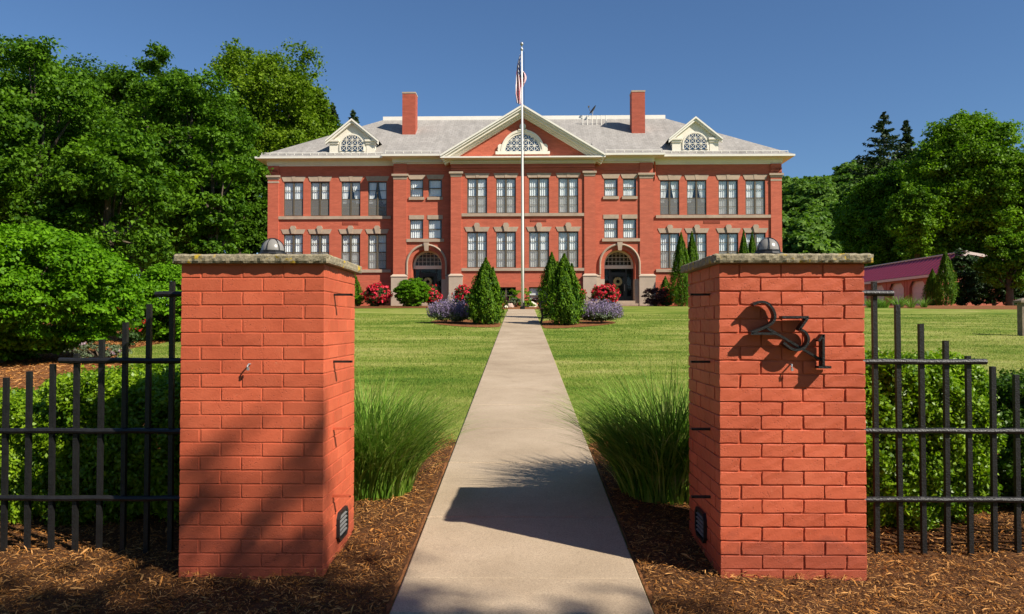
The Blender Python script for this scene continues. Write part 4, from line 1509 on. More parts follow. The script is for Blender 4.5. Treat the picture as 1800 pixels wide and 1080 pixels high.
        def drape(xt0, xt1, xb0, xb1, zt, zb, nf):
            n = max(6, int(nf * 8)); rows = 5
            ph = rr.uniform(0, 6)
            vs = []
            for k in range(rows + 1):
                s = k / rows
                e = s ** 1.4
                for i in range(n + 1):
                    u = i / n
                    x = (xt0 + (xt1 - xt0) * u) * (1 - e) + (xb0 + (xb1 - xb0) * u) * e
                    amp = .018 + .01 * math.sin(ph + u * 9)
                    yy = yf + .10 + amp * math.sin(u * nf * 2 * math.pi + ph + .4 * s)
                    vs.append((x, yy, zt + (zb - zt) * s))
            fs = [(k * (n + 1) + i, k * (n + 1) + i + 1, (k + 1) * (n + 1) + i + 1, (k + 1) * (n + 1) + i) for k in range(rows) for i in range(n)]
            cu.add(vs, fs)
        mode = 'full'
        cxr = cx
        if kind == 'p2':
            mode = 'tied' if (-11.3 < cx < -8 or 8 < cx < 11.3) else 'half' if cx < -11.5 else 'full'
        if kind[1] == 'b':
            mode = 'blind' if cx > 0 else 'none'
        zt = z1 - fw - .02
        if mode == 'full':
            for a, c in halves:
                wd = c - a
                gap = rr.uniform(.02, .12) * wd
                drape(a + .01, c - gap, a + .01, c - gap * rr.uniform(.6, 1.4), zt, z0 + .06, max(3, wd / .14))
        elif mode == 'half':
            for a, c in halves:
                drape(a + .01, c - .03, a + .01, c - .03, zt, zm, 4)
        elif mode == 'tied':
            a, c = halves[0]
            drape(a, c - .02, a, a + (c - a) * .45, zt, zm - .25, 4)
            a, c = halves[1]
            drape(a + .02, c, c - (c - a) * .45, c, zt, zm - .25, 4)
        elif mode == 'blind':
            for a, c in halves:
                cu.quad((a, yf + .09, z0 + .2), (c, yf + .09, z0 + .2), (c, yf + .09, zt), (a, yf + .09, zt))
        if cu.v:
            cu.build('curtain', M['curtain'], wn, O, smooth=True)
    for wv in windows:
        window(*wv)
    # near-black sheets behind the windows, the shade of unlit rooms put into colour
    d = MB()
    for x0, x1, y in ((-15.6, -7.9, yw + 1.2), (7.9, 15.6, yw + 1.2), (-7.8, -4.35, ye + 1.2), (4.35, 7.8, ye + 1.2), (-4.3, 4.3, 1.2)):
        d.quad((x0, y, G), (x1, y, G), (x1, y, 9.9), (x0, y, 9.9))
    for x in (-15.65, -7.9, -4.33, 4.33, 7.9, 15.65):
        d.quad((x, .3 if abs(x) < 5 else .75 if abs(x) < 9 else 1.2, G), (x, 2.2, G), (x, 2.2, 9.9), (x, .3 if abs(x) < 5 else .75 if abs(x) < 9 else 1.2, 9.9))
    d.build('dark_room_sheet', M['dark'], root, O)

    # entrances ---------------------------------------------------------
    for s in (-1, 1):
        cx = s * 5.84
        yd = ye + .93
        # hood mould over the arch
        hm = MB()
        n = 26
        prof = [(1.13, -.02), (1.13, -.11), (1.18, -.14), (1.25, -.11), (1.25, -.02)]
        pts = [(0, 2.94)] + [(math.pi * i / n, None) for i in range(n + 1)]
        sect = []
        for zleg in (3.05, 3.68):
            sect.append([(cx + r, ye + o, zleg) for r, o in prof])
        for i in range(1, n):
            a = math.pi * i / n
            sect.append([(cx + r * math.cos(a), ye + o, 3.68 + r * math.sin(a)) for r, o in prof])
        for zleg in (3.68, 3.05):
            sect.append([(cx - r, ye + o, zleg) for r, o in prof])
        vs = [v for q in sect for v in q]; k = len(prof)
        hm.add(vs, [(i * k + j, i * k + j + 1, (i + 1) * k + j + 1, (i + 1) * k + j) for i in range(len(sect) - 1) for j in range(k - 1)])
        ho = hm.build('arch_hood', M['stone'], root, O)
        kb = MB()
        kb.prism_y([(cx - .10, 4.50), (cx + .10, 4.50), (cx + .16, 5.0), (cx - .16, 5.0)], ye - .2, ye + .01)
        kb.build('keystone', M['stone'], ho, O)
        # fanlight
        R = .92
        fr = MB()
        n = 24
        for i in range(n):
            a0, a1 = math.pi * i / n, math.pi * (i + 1) / n
            for r0, r1, y0 in ((.80, .92, yd - .10), ):
                q = [(cx + r * math.cos(a), y0, 3.68 + r * math.sin(a)) for r, a in ((r0, a0), (r1, a0), (r1, a1), (r0, a1))]
                fr.quad(*q)
                fr.quad(q[0], q[3], (q[3][0], yd, q[3][2]), (q[0][0], yd, q[0][2]))
        fr.box(cx - .92, cx + .92, yd - .11, yd + .02, 3.47, 3.68)
        for x in [-.6, -.36, -.12, .12, .36, .6]:
            fr.box(cx + x - .011, cx + x + .011, yd - .05, yd - .02, 3.68, 3.68 + math.sqrt(.81 ** 2 - x * x))
        for z in (.24, .48, .70):
            hwid = math.sqrt(.81 ** 2 - z * z)
            fr.box(cx - hwid, cx + hwid, yd - .052, yd - .022, 3.68 + z - .011, 3.68 + z + .011)
        fo = fr.build('fanlight', M['cream'], root, O)
        gl = MB(); dk = MB()
        gl.add([(cx + .81 * math.cos(math.pi * i / 20), yd - .02, 3.68 + .81 * math.sin(math.pi * i / 20)) for i in range(21)], [tuple(range(21))])
        gl.build('pane', M['doorglass'], fo, O)
        for ix in range(-3, 4):
            for iz in range(3):
                x, z = ix * .24, .12 + iz * .24
                if math.hypot(abs(x) + .06, z + .06) < .80:
                    for k in range(12):
                        a0, a1 = 2 * math.pi * k / 12, 2 * math.pi * (k + 1) / 12
                        q = [(cx + x + r * math.cos(a), yd - .03, 3.68 + z + r * math.sin(a)) for r, a in ((.05, a0), (.10, a0), (.10, a1), (.05, a1))]
                        dk.quad(*q)
        dk.build('bullseye_glass', M['bronze'], fo, O)
        # door screen: frame with side lights and a glazed door
        zt, zb = 3.47, 1.48
        dm = MB()
        for x0, x1 in ((-.92, -.84), (.84, .92), (-.54, -.46), (.46, .54)):
            dm.box(cx + x0, cx + x1, yd - .08, yd, zb, zt)
        dm.box(cx - .46, cx + .46, yd - .08, yd, 3.15, 3.24)
        for a, c in ((-.84, -.54), (.54, .84)):
            dm.box(cx + a, cx + c, yd - .07, yd - .01, zb, zb + .3)
            dm.box(cx + a, cx + c, yd - .07, yd - .01, 2.35, 2.41)
        de = dm.build('door_frame', M['doormetal'], root, O)
        g2 = MB()
        for a, c, e, f in ((-.84, -.54, zb + .3, zt), (.54, .84, zb + .3, zt), (-.46, .46, 3.24, zt)):
            g2.quad((cx + a, yd - .04, e), (cx + c, yd - .04, e), (cx + c, yd - .04, f), (cx + a, yd - .04, f))
        g2.build('side_light', M['doorglass'], de, O)
        db = MB()
        for a, c, e, f in ((-.45, -.33, zb, 3.14), (.33, .45, zb, 3.14), (-.33, .33, zb, zb + .32), (-.33, .33, 3.0, 3.14)):
            db.box(cx + a, cx + c, yd - .07, yd - .02, e, f)
        dd = db.build('door', M['doormetal'], root, O)
        g3 = MB()
        g3.quad((cx - .33, yd - .045, zb + .32), (cx + .33, yd - .045, zb + .32), (cx + .33, yd - .045, 3.0), (cx - .33, yd - .045, 3.0))
        g3.build('pane', M['doorglass'], dd, O)
        hb = MB()
        hb.tube([(cx + .39, yd - .12, 2.1), (cx + .39, yd - .12, 2.5)], .014, 6)
        hb.build('handle', M['steel'], dd, O)
        sp = MB()
        sp.box(cx - 1.05, cx + 1.05, ye - .55, ye + .92, G, 1.30)
        sp.box(cx - .90, cx + .90, ye - .18, ye + .92, 1.30, 1.47)
        sp.build('entrance_step', M['stone'], root, O)

    # cornice ------------------------------------------------------------
    def sweep(name, path, prof, m, parent=root):
        b = MB()
        n = len(path); k = len(prof)
        P = [Vector((x, y)) for x, y in path]
        vs = []
        for i in range(n):
            d0 = (P[i] - P[i - 1]).normalized() if i > 0 else (P[1] - P[0]).normalized()
            d1 = (P[i + 1] - P[i]).normalized() if i < n - 1 else d0
            n0, n1 = Vector((d0.y, -d0.x)), Vector((d1.y, -d1.x))
            mt = (n0 + n1)
            mt = mt / (1 + n0.dot(n1)) if (1 + n0.dot(n1)) > .05 else n0
            for o, z in prof:
                q = P[i] + mt * o
                vs.append((q.x, q.y, z))
        fs = [(i * k + j, (i + 1) * k + j, (i + 1) * k + (j + 1) % k, i * k + (j + 1) % k) for i in range(n - 1) for j in range(k)]
        fs.append(tuple(range(k - 1, -1, -1))); fs.append(tuple((n - 1) * k + j for j in range(k)))
        b.add(vs, fs)
        return b.build(name, m, parent, O)
    prof = [(-.02, 9.80), (.05, 9.80), (.05, 9.88), (.09, 9.90), (.09, 10.08), (.18, 10.135), (.58, 10.145), (-.02, 10.145)]
    gut = [(-.02, 10.148), (.60, 10.148), (.65, 10.17), (.655, 10.28), (.62, 10.285), (-.02, 10.285)]
    lp = [(-15.7, yw + 20), (-15.7, yw), (-7.85, yw), (-7.85, ye), (-4.31, ye)]
    rp = [(4.31, ye), (7.85, ye), (7.85, yw), (15.7, yw), (15.7, yw + 20)]
    for pth in (lp, rp):
        c = sweep('cornice', pth, prof, M['cream'])
        sweep('gutter', pth, gut, M['trimwhite'], c)
    cp = [(-4.31, ye + .02), (-4.31, 0), (4.31, 0), (4.31, ye + .02)]
    sweep('cornice', cp, [(-.02, 9.70), (.05, 9.70), (.05, 9.77), (.09, 9.79), (.09, 9.91), (.5, 9.92), (.5, 9.93), (-.02, 9.93)], M['cream'])
    sweep('cornice', cp, [(-.02, 9.933), (.54, 9.933), (.60, 9.955), (.60, 10.04), (-.02, 10.05)], M['trimwhite'])
    # dentils under the centre and entry cornices
    for x0, x1, y, z in ((-4.3, 4.3, 0, 9.76), (-7.8, -4.4, ye, 9.87), (4.4, 7.8, ye, 9.87)):
        b = MB()
        n = int((x1 - x0) / .16)
        for i in range(n):
            xx = x0 + (x1 - x0) * (i + .2) / n
            b.box(xx, xx + .085, y - .19, y - .1, z, z + .08)
        b.box(x0 + .05, x1 - .05, y - .11, y - .085, z + .01, z + .09)
        b.build('dentil_course', M['cream'], root, O)

    # pediment raking cornice: stacked mouldings, upper ones further out
    sl = 3.0 / 4.95
    L_ = math.sqrt(1 + sl * sl)
    def chevron(b, d0, d1, out, back=.6):
        A = 13.12
        def zz(d, x): return A - d * L_ - sl * abs(x)
        xe0 = 4.93 - d0 * .45; xe1 = 4.93 - d1 * .45
        for s in (-1, 1):
            poly = [(0, zz(d0, 0)), (s * xe0, zz(d0, xe0)), (s * xe1, zz(d1, xe1)), (0, zz(d1, 0))]
            b.prism_y(poly, -out, back)
    rk = MB()
    chevron(rk, .0, .10, .66)
    chevron(rk, .102, .20, .58)
    ro = rk.build('raking_cornice', M['trimwhite'], root, O)
    rk2 = MB()
    chevron(rk2, .202, .34, .46)
    chevron(rk2, .342, .44, .30)
    chevron(rk2, .442, .54, .14)
    rk2.build('moulding', M['cream'], ro, O)

    # half round windows with lattice
    def lattice_window(cx, y, zb, R, extra, nx, m_l, pname, surround=True):
        b = MB()
        n = 28
        z0 = zb + extra
        ro_, yo = R + .22, .1
        if surround:
            for i in range(n):
                a0, a1 = math.pi * i / n, math.pi * (i + 1) / n
                for r0, r1, yy in ((R, R + .12, -.10), (R + .12, R + .26, -.15)):
                    q = [(cx + r * math.cos(a), y + yy, z0 + r * math.sin(a)) for r, a in ((r0, a0), (r1, a0), (r1, a1), (r0, a1))]
                    b.quad(*q)
                    b.quad(q[0], q[3], (q[3][0], y + .02, q[3][2]), (q[0][0], y + .02, q[0][2]))
                    b.quad(q[1], q[2], (q[2][0], y + .02, q[2][2]), (q[1][0], y + .02, q[1][2]))
            b.box(cx - R - .58, cx + R + .58, y - .16, y + .01, zb - .17, zb - .0)
            for s in (-1, 1):
                b.box(cx + s * (R + .12) - .12, cx + s * (R + .12) + .12, y - .14, y + .01, zb, zb + .10)
                # scroll brackets
                for rr_, zz in ((.17, .28), (.13, .11)):
                    pts = [(cx + s * (R + .28 + (.05 if rr_ < .15 else 0)) + rr_ * math.cos(2 * math.pi * k / 12), zb + zz + rr_ * math.sin(2 * math.pi * k / 12)) for k in range(12)]
                    b.prism_y(pts, y - .12 - .004 * rr_ * 10, y + .01)
            pts = [(cx + .19 * math.cos(2 * math.pi * k / 16), z0 + R + .44 + .19 * math.sin(2 * math.pi * k / 16)) for k in range(16)]
            b.prism_y(pts, y - .17, y + .01)
            b.box(cx - .26, cx + .26, y - .19, y + .01, z0 + R + .2, z0 + R + .27)
        else:
            for i in range(n):
                a0, a1 = math.pi * i / n, math.pi * (i + 1) / n
                q = [(cx + r * math.cos(a), y - .06, z0 + r * math.sin(a)) for r, a in ((R, a0), (R + .09, a0), (R + .09, a1), (R, a1))]
                b.quad(*q)
                b.quad(q[0], q[3], (q[3][0], y + .02, q[3][2]), (q[0][0], y + .02, q[0][2]))
                b.quad(q[1], q[2], (q[2][0], y + .02, q[2][2]), (q[1][0], y + .02, q[1][2]))
            for s in (-1, 1):
                b.box(cx + s * (R + .045) - .045, cx + s * (R + .045) + .045, y - .06, y + .02, zb, z0)
        o = b.build(pname, M['cream'], root, O)
        g = MB()
        pts = [(cx - R, y - .012, zb), (cx + R, y - .012, zb)] + [(cx + R * math.cos(math.pi * i / 24), y - .012, z0 + R * math.sin(math.pi * i / 24)) for i in range(25)][(0 if extra > .01 else 1):]
        g.add(pts, [tuple(range(len(pts)))])
        g.build('pane', M['fanglass'], o, O)
        lt = MB()
        def inside(x, z):
            return abs(x - cx) <= R and zb <= z and (z <= z0 or math.hypot(x - cx, z - z0) <= R)
        def bar(xa, za, xb, zc, th):
            n_ = 40
            ok = [inside(xa + (xb - xa) * i / n_, za + (zc - za) * i / n_) for i in range(n_ + 1)]
            if not any(ok): return
            i0 = ok.index(True); i1 = n_ - ok[::-1].index(True)
            if i1 <= i0: return
            A = Vector((xa + (xb - xa) * i0 / n_, za + (zc - za) * i0 / n_)); B = Vector((xa + (xb - xa) * i1 / n_, za + (zc - za) * i1 / n_))
            d = (B - A).normalized(); nn = Vector((-d.y, d.x)) * th / 2
            lt.prism_y([tuple(A - nn), tuple(B - nn), tuple(B + nn), tuple(A + nn)], y - .05 - th * .3, y - .025)
        c = 2 * R / nx
        rows = int((R + extra) / c) + 1
        for i in range(1, nx):
            bar(cx - R + i * c, zb, cx - R + i * c, zb + R + extra, .032)
        for k in range(1, rows + 1):
            bar(cx - R, zb + k * c, cx + R, zb + k * c, .032)
        for i in range(nx):
            for k in range(rows):
                xa, za = cx - R + i * c, zb + k * c
                bar(xa, za, xa + c, za + c, .024)
                bar(xa + c, za, xa, za + c, .024)
        lt.build('lattice', m_l, o, O)
    gm = mat('half_round_glass', (0.02, 0.05, 0.09), 0.05, spec=0.5)  # dark blue base colour stands in for reflected sky
    gm.node_tree.nodes['Principled BSDF'].inputs['IOR'].default_value = 2.3
    M['fanglass'] = gm
    lattice_window(0, .02, 10.43, 1.05, 0.0, 6, M['trimwhite'], 'pediment_window')

    # roof ---------------------------------------------------------------
    ex, ey, ez = 16.33, yw - .63, 10.27
    dx, dy, dz = 9.62, 6.3, 14.05
    by = yw + 20.63
    r = MB()
    v = [(-ex, ey, ez), (ex, ey, ez), (ex, by, ez), (-ex, by, ez), (-dx, dy, dz), (dx, dy, dz), (dx, by - 7, dz), (-dx, by - 7, dz)]
    r.add(v, [(0, 1, 5, 4), (1, 2, 6, 5), (2, 3, 7, 6), (3, 0, 4, 7), (4, 5, 6, 7)])
    smain = (dz - ez) / (dy - ey)
    # apron over each entry bay
    for s in (-1, 1):
        a, b_ = (-8.47, -4.3) if s < 0 else (4.3, 8.47)
        y0, y1 = ye - .62, ey + 1.9
        z1 = ez + (y1 - ey) * smain + .01
        r.quad((a, y0, ez), (b_, y0, ez), (b_, y1, z1), (a, y1, z1))
        xo = a if s < 0 else b_
        r.add([(xo, y0, ez), (xo, y1, z1), (xo, ey, ez - .02)], [(0, 1, 2)])
    # pediment gable roof running back
    A = 13.12
    yb = 6.5
    for s in (-1, 1):
        r.quad((0, -.64, A + .012), (s * 4.95, -.64, A - sl * 4.95 + .012), (s * 4.95, yb, A - sl * 4.95 + .012), (0, yb, A + .012))
    ro2 = r.build('roof', M['roof'], root, O)
    tr = MB()
    tr.box(-dx, dx, dy - .06, dy + .1, dz - .06, dz + .22)
    tr.box(-dx, -dx + .1, dy + .1, by - 7, dz - .06, dz + .22)
    tr.box(dx - .1, dx, dy + .1, by - 7, dz - .06, dz + .22)
    tr.build('deck_edge', M['trimwhite'], ro2, O)
    # snow rails along the eaves
    sr = MB()
    for x0, x1, yy, zz in ((-16.0, -8.5, ey + .25, ez + .25 * smain), (8.5, 16.0, ey + .25, ez + .25 * smain), (-8.3, -5.0, ye - .40, ez + .12), (5.0, 8.3, ye - .40, ez + .12)):
        sr.tube([(x0, yy, zz + .12), (x1, yy, zz + .10)], .02, 5)
        n = int((x1 - x0) / .5)
        for i in range(n + 1):
            xx = x0 + (x1 - x0) * i / n
            sr.box(xx - .015, xx + .015, yy - .015, yy + .03, zz - .02, zz + .10)
    sr.build('snow_rail', M['trimwhite'], ro2, O)
    # dormers
    for s in (-1, 1):
        cx = s * 10.5
        yf = .88
        zb = ez + (yf - ey) * smain - .05
        b = MB()
        hwid = 1.35
        ze, za = 11.30, 12.45
        b.add([(cx - hwid, yf, zb), (cx + hwid, yf, zb), (cx + hwid, yf, ze), (cx, yf, za), (cx - hwid, yf, ze)], [(0, 1, 2, 3, 4)])
        for q in (-1, 1):
            b.add([(cx + q * hwid, yf, zb), (cx + q * hwid, yf, ze), (cx + q * hwid, yf + 3.2, ze)], [(0, 1, 2)])
        # entablature blocks beside the window
        for q in (-1, 1):
            xa, xb = sorted((cx + q * .80, cx + q * 1.48))
            b.box(xa, xb, yf - .16, yf + .02, ze - .02, ze + .10)
            b.box(xa + .04, xb - .04, yf - .09, yf + .02, ze - .16, ze - .02)
            b.box(xa + .08, xb - .08, yf - .03, yf + .02, zb, ze - .16)
        do = b.build('dormer', M['cream'], root, O)
        c = MB()
        sd2 = (12.68 - 11.36) / 1.62
        l2 = math.sqrt(1 + sd2 * sd2)
        for d0, d1, out in ((0, .09, .26), (.092, .20, .18)):
            for q in (-1, 1):
                c.prism_y([(cx, 12.68 - d0 * l2), (cx + q * 1.62, 11.36 - d0 * l2), (cx + q * 1.62, 11.36 - d1 * l2), (cx, 12.68 - d1 * l2)], yf - out, yf + .03)
        c.build('raking_cornice', M['trimwhite'], do, O)
        rf = MB()
        for q in (-1, 1):
            rf.quad((cx, yf - .25, 12.69), (cx + q * 1.63, yf - .25, 11.37), (cx + q * 1.63, yf + 3.6, 11.37), (cx, yf + 4.6, 12.69))
        rf.build('roof', M['roof'], do, O)
        lattice_window(cx, yf - .01, 10.70, .69, .30, 4, M['cream'], 'dormer_window', False)
    # chimneys
    for s in (-1, 1):
        cx = s * 7.45
        b = MB()
        b.box(cx - .43, cx + .43, 3.7, 4.65, 11.2, 15.1)
        ch = b.build('chimney', M['chimney'], root, O)
        c = MB()
        c.box(cx - .45, cx + .45, 3.68, 4.67, 15.1, 15.2)
        c.box(cx - .22, cx + .22, 3.9, 4.4, 15.2, 15.27)
        c.build('chimney_cap', M['stone'], ch, O)
    # white roof-edge posts beside the dish, small vents
    b = MB()
    for i in range(6):
        xx = 3.95 + i * .31
        b.tube([(xx, 5.2, 13.25), (xx, 5.2, 14.0)], .03, 6)
        b.box(xx - .06, xx + .06, 5.14, 5.26, 13.2, 13.3)
    b.tube([(3.95, 5.2, 13.97), (5.5, 5.2, 13.97)], .012, 5)
    b.build('roof_posts', M['trimwhite'], root, O)
    # down pipe at the right step
    dp = MB()
    dp.tube([(7.98, ye + .12, 9.9), (8.05, yw - .12, 9.55), (8.05, yw - .1, 9.2), (8.05, yw - .06, 8.9)], .05, 8)
    dp.build('down_pipe', M['brick'], root, O)
    return root
SCHOOL = school()
def sch(x, y, z):
    """school frame -> world"""
    v = SCHOOL.matrix_basis @ Vector((x, y, z))
    return v
# satellite dish on the roof
def dish():
    p = sch(4.65, 6.0, 14.2)
    root = thing('satellite_dish', 'dark satellite dish seen side on above the roof ridge', 'satellite dish', tuple(p))
    b = MB()
    ax = Vector((-.75, -.2, .5)).normalized()
    up = Vector((0, 0, 1)); s = ax.cross(up).normalized(); u = s.cross(ax)
    c = p + Vector((.1, 0, .35))
    rings = []
    for k in range(5):
        r = .36 * k / 4
        rings.append([c + ax * (r * r * .7) + (s * math.cos(2 * math.pi * i / 18) + u * math.sin(2 * math.pi * i / 18)) * max(r, .001) for i in range(18)])
    b.add([v for q in rings for v in q], [(k * 18 + i, k * 18 + (i + 1) % 18, (k + 1) * 18 + (i + 1) % 18, (k + 1) * 18 + i) for k in range(4) for i in range(18)])
    b.build('reflector', M['bronze'], root, tuple(p))
    a = MB()
    a.tube([tuple(c - u * .28), tuple(c + ax * .42 - u * .05)], .016, 6)
    a.box(*[q for i in range(3) for q in ((c + ax * .42)[i] - .05, (c + ax * .42)[i] + .05)])
    a.build('feed_arm', M['bronze'], root, tuple(p))
    m = MB()
    m.tube([tuple(p - Vector((0, 0, .15))), tuple(p + Vector((.04, 0, .3)))], .03, 8)
    m.build('mast', M['steel'], root, tuple(p))
dish()
# wreaths hang on the doors
for s in (-1, 1):
    p = sch(s * 5.84 - .02, YE - YC + .93 - .11, 2.68)
    root = thing('door_wreath', 'dried straw wreath hanging on the %s arched school door' % ('left' if s < 0 else 'right'), 'wreath', tuple(p), 'wreaths on the doors')
    n = 900
    a = RNG.uniform(0, 2 * np.pi, n); q = RNG.uniform(0, 2 * np.pi, n)
    rr = .19 + .065 * np.cos(q) * RNG.random(n) ** .4
    P = np.stack([p.x + rr * np.cos(a), p.y + .03 * np.sin(q) - .02, p.z + rr * np.sin(a)], 1)
    al = np.stack([np.cos(a), np.zeros(n), np.sin(a)], 1) + RNG.normal(size=(n, 3)) * .5
    V, Fc = leaf_arrays(P, np.array([[0, -1., 0]]) + RNG.normal(size=(n, 3)) * .6, RNG.uniform(.05, .11, n), .3, al)
    mesh_np('wreath_straw', V, Fc, M['straw'], root, tuple(p))
    b = MB()
    b.tube([(p.x + .17 * math.cos(t), p.y, p.z + .17 * math.sin(t)) for t in [i * 2 * math.pi / 20 for i in range(21)]], .03, 6)
    b.build('wreath_ring', M['bark'], root, tuple(p))

# ------------------------------------------------------------------ flagpole and flag
def flag_mat():
    m = bpy.data.materials.new('striped_flag_cloth')
    m.use_nodes = True
    t = m.node_tree
    p = t.nodes['Principled BSDF']
    p.inputs['Roughness'].default_value = 0.8
    uv = N(t, 'ShaderNodeUVMap')
    sp = N(t, 'ShaderNodeSeparateXYZ')
    t.links.new(uv.outputs[0], sp.inputs[0])
    k = N(t, 'ShaderNodeMath', operation='MULTIPLY'); k.inputs[1].default_value = 6.5
    t.links.new(sp.outputs['Y'], k.inputs[0])
    f = N(t, 'ShaderNodeMath', operation='FRACT')
    t.links.new(k.outputs[0], f.inputs[0])
    g = N(t, 'ShaderNodeMath', operation='LESS_THAN'); g.inputs[1].default_value = .5
    t.links.new(f.outputs[0], g.inputs[0])
    mx = N(t, 'ShaderNodeMixRGB')
    t.links.new(g.outputs[0], mx.inputs['Fac'])
    mx.inputs['Color1'].default_value = (.8, .78, .78, 1)
    mx.inputs['Color2'].default_value = (.42, .01, .03, 1)
    lx = N(t, 'ShaderNodeMath', operation='LESS_THAN'); lx.inputs[1].default_value = .4
    t.links.new(sp.outputs['X'], lx.inputs[0])
    ly = N(t, 'ShaderNodeMath', operation='GREATER_THAN'); ly.inputs[1].default_value = 6 / 13
    t.links.new(sp.outputs['Y'], ly.inputs[0])
    an = N(t, 'ShaderNodeMath', operation='MULTIPLY')
    t.links.new(lx.outputs[0], an.inputs[0]); t.links.new(ly.outputs[0], an.inputs[1])
    # rows of white stars
    mp = N(t, 'ShaderNodeMapping'); mp.inputs['Scale'].default_value = (15, 16, 1)
    t.links.new(uv.outputs[0], mp.inputs['Vector'])
    vo = N(t, 'ShaderNodeTexVoronoi', Scale=1.0); vo.inputs['Randomness'].default_value = 0
    t.links.new(mp.outputs[0], vo.inputs['Vector'])
    st = N(t, 'ShaderNodeMath', operation='LESS_THAN'); st.inputs[1].default_value = .27
    t.links.new(vo.outputs['Distance'], st.inputs[0])
    cb = N(t, 'ShaderNodeMixRGB')
    t.links.new(st.outputs[0], cb.inputs['Fac'])
    cb.inputs['Color1'].default_value = (.02, .03, .14, 1)
    cb.inputs['Color2'].default_value = (.8, .8, .8, 1)
    m2 = N(t, 'ShaderNodeMixRGB')
    t.links.new(an.outputs[0], m2.inputs['Fac'])
    t.links.new(mx.outputs[0], m2.inputs['Color1'])
    t.links.new(cb.outputs[0], m2.inputs['Color2'])
    t.links.new(m2.outputs[0], p.inputs['Base Color'])
    return m
def flagpole():
    Y = 34.5
    x, _ = at(918.5, 540, Y)
    zb = gz(Y)
    zt = at(917, 84, Y)[1]
    root = thing('flagpole', 'tall white flagpole at the end of the walk in front of the school', 'flagpole', (x, Y, zb))
    org = (x, Y, zb)
    b = MB()
    b.tube([(x, Y, zb - .1), (x, Y, zb + 3), (x - .01, Y, zb + 7), (x - .03, Y, zt)], [.068, .064, .05, .03], 14)
    b.build('pole', M['pole'], root, org, smooth=True)
    c = MB()
    xt = x - .03
    c.lathe([(.0, .26), (.05, .25), (.075, .2), (.075, .17), (.05, .12), (.02, .1), (.02, .0), (.06, -.02), (.07, -.08), (.04, -.12)], xt, Y, zt - .02, 14)
    c.build('finial', M['steel'], root, org, smooth=True)
    d = MB()
    d.box(x + .03, x + .1, Y - .12, Y - .03, zb, zb + .3)
    d.tube([(x + .09, Y - .02, zb + 1.2), (x + .07, Y - .02, zt - .2)], .008, 4)
    d.tube([(x, Y, zb - .05), (x, Y, zb + .12)], .11, 14)
    d.build('halyard_base', M['iron'], root, org)
    # limp flag: bunched folds hanging down beside the pole
    nu, nv = 34, 44
    ztop = at(915, 95, Y)[1]; zbot = at(911, 184, Y)[1]
    me_v, uvs, fs = [], [], []
    def panel(x_of, y_off, j0, j1, uoff):
        base = len(me_v)
        for j in range(nv + 1):
            d = j0 + (j1 - j0) * j / nv
            for i in range(nu + 1):
                e = i / nu
                x_, y_ = x_of(e, d)
                me_v.append((xt + x_, Y + y_ + y_off, ztop + (zbot - ztop) * d + .05 * math.sin(e * 5 + d * 4) * e))
                uvs.append((min(.99, d * .80 + .12 * e), max(.01, min(.99, .98 - .62 * e - .42 * d + .06 * math.sin(d * 9)))))
        for j in range(nv):
            for i in range(nu):
                q = base + j * (nu + 1) + i
                fs.append((q, q + 1, q + nu + 2, q + nu + 1))
    def main(e, d):
        wd = .05 + .22 * min(1, d * 1.5) ** .8 - .10 * max(0, d - .82) / .18
        return -.03 - wd * e - .03 * math.sin(d * 7), -.05 - .07 * math.sin(e * 11 + d * 5) * min(1, d * 2.5)
    def tail(e, d):
        wd = .19 * math.sin(math.pi * min(1, max(0, (d - .32) / .36)) ** .8)
        return .02 + wd * e, .05 - .05 * math.sin(e * 7 + d * 8)
    panel(main, 0, .02, 1, 0)
    panel(tail, .0, .33, .66, .3)
    fo_ = (xt, Y, ztop)
    me = bpy.data.meshes.new('flag')
    me.from_pydata([(a - fo_[0], b_ - fo_[1], c_ - fo_[2]) for a, b_, c_ in me_v], [], fs)
    uvl = me.uv_layers.new(name='UVMap')
    for lp in me.loops:
        uvl.data[lp.index].uv = uvs[lp.vertex_index]
    me.polygons.foreach_set('use_smooth', [True] * len(me.polygons))
    o = link_mesh('flag', me, flag_mat(), None, fo_)
    tag(o, 'limp red, white and blue flag hanging from the white flagpole', 'flag')
flagpole()

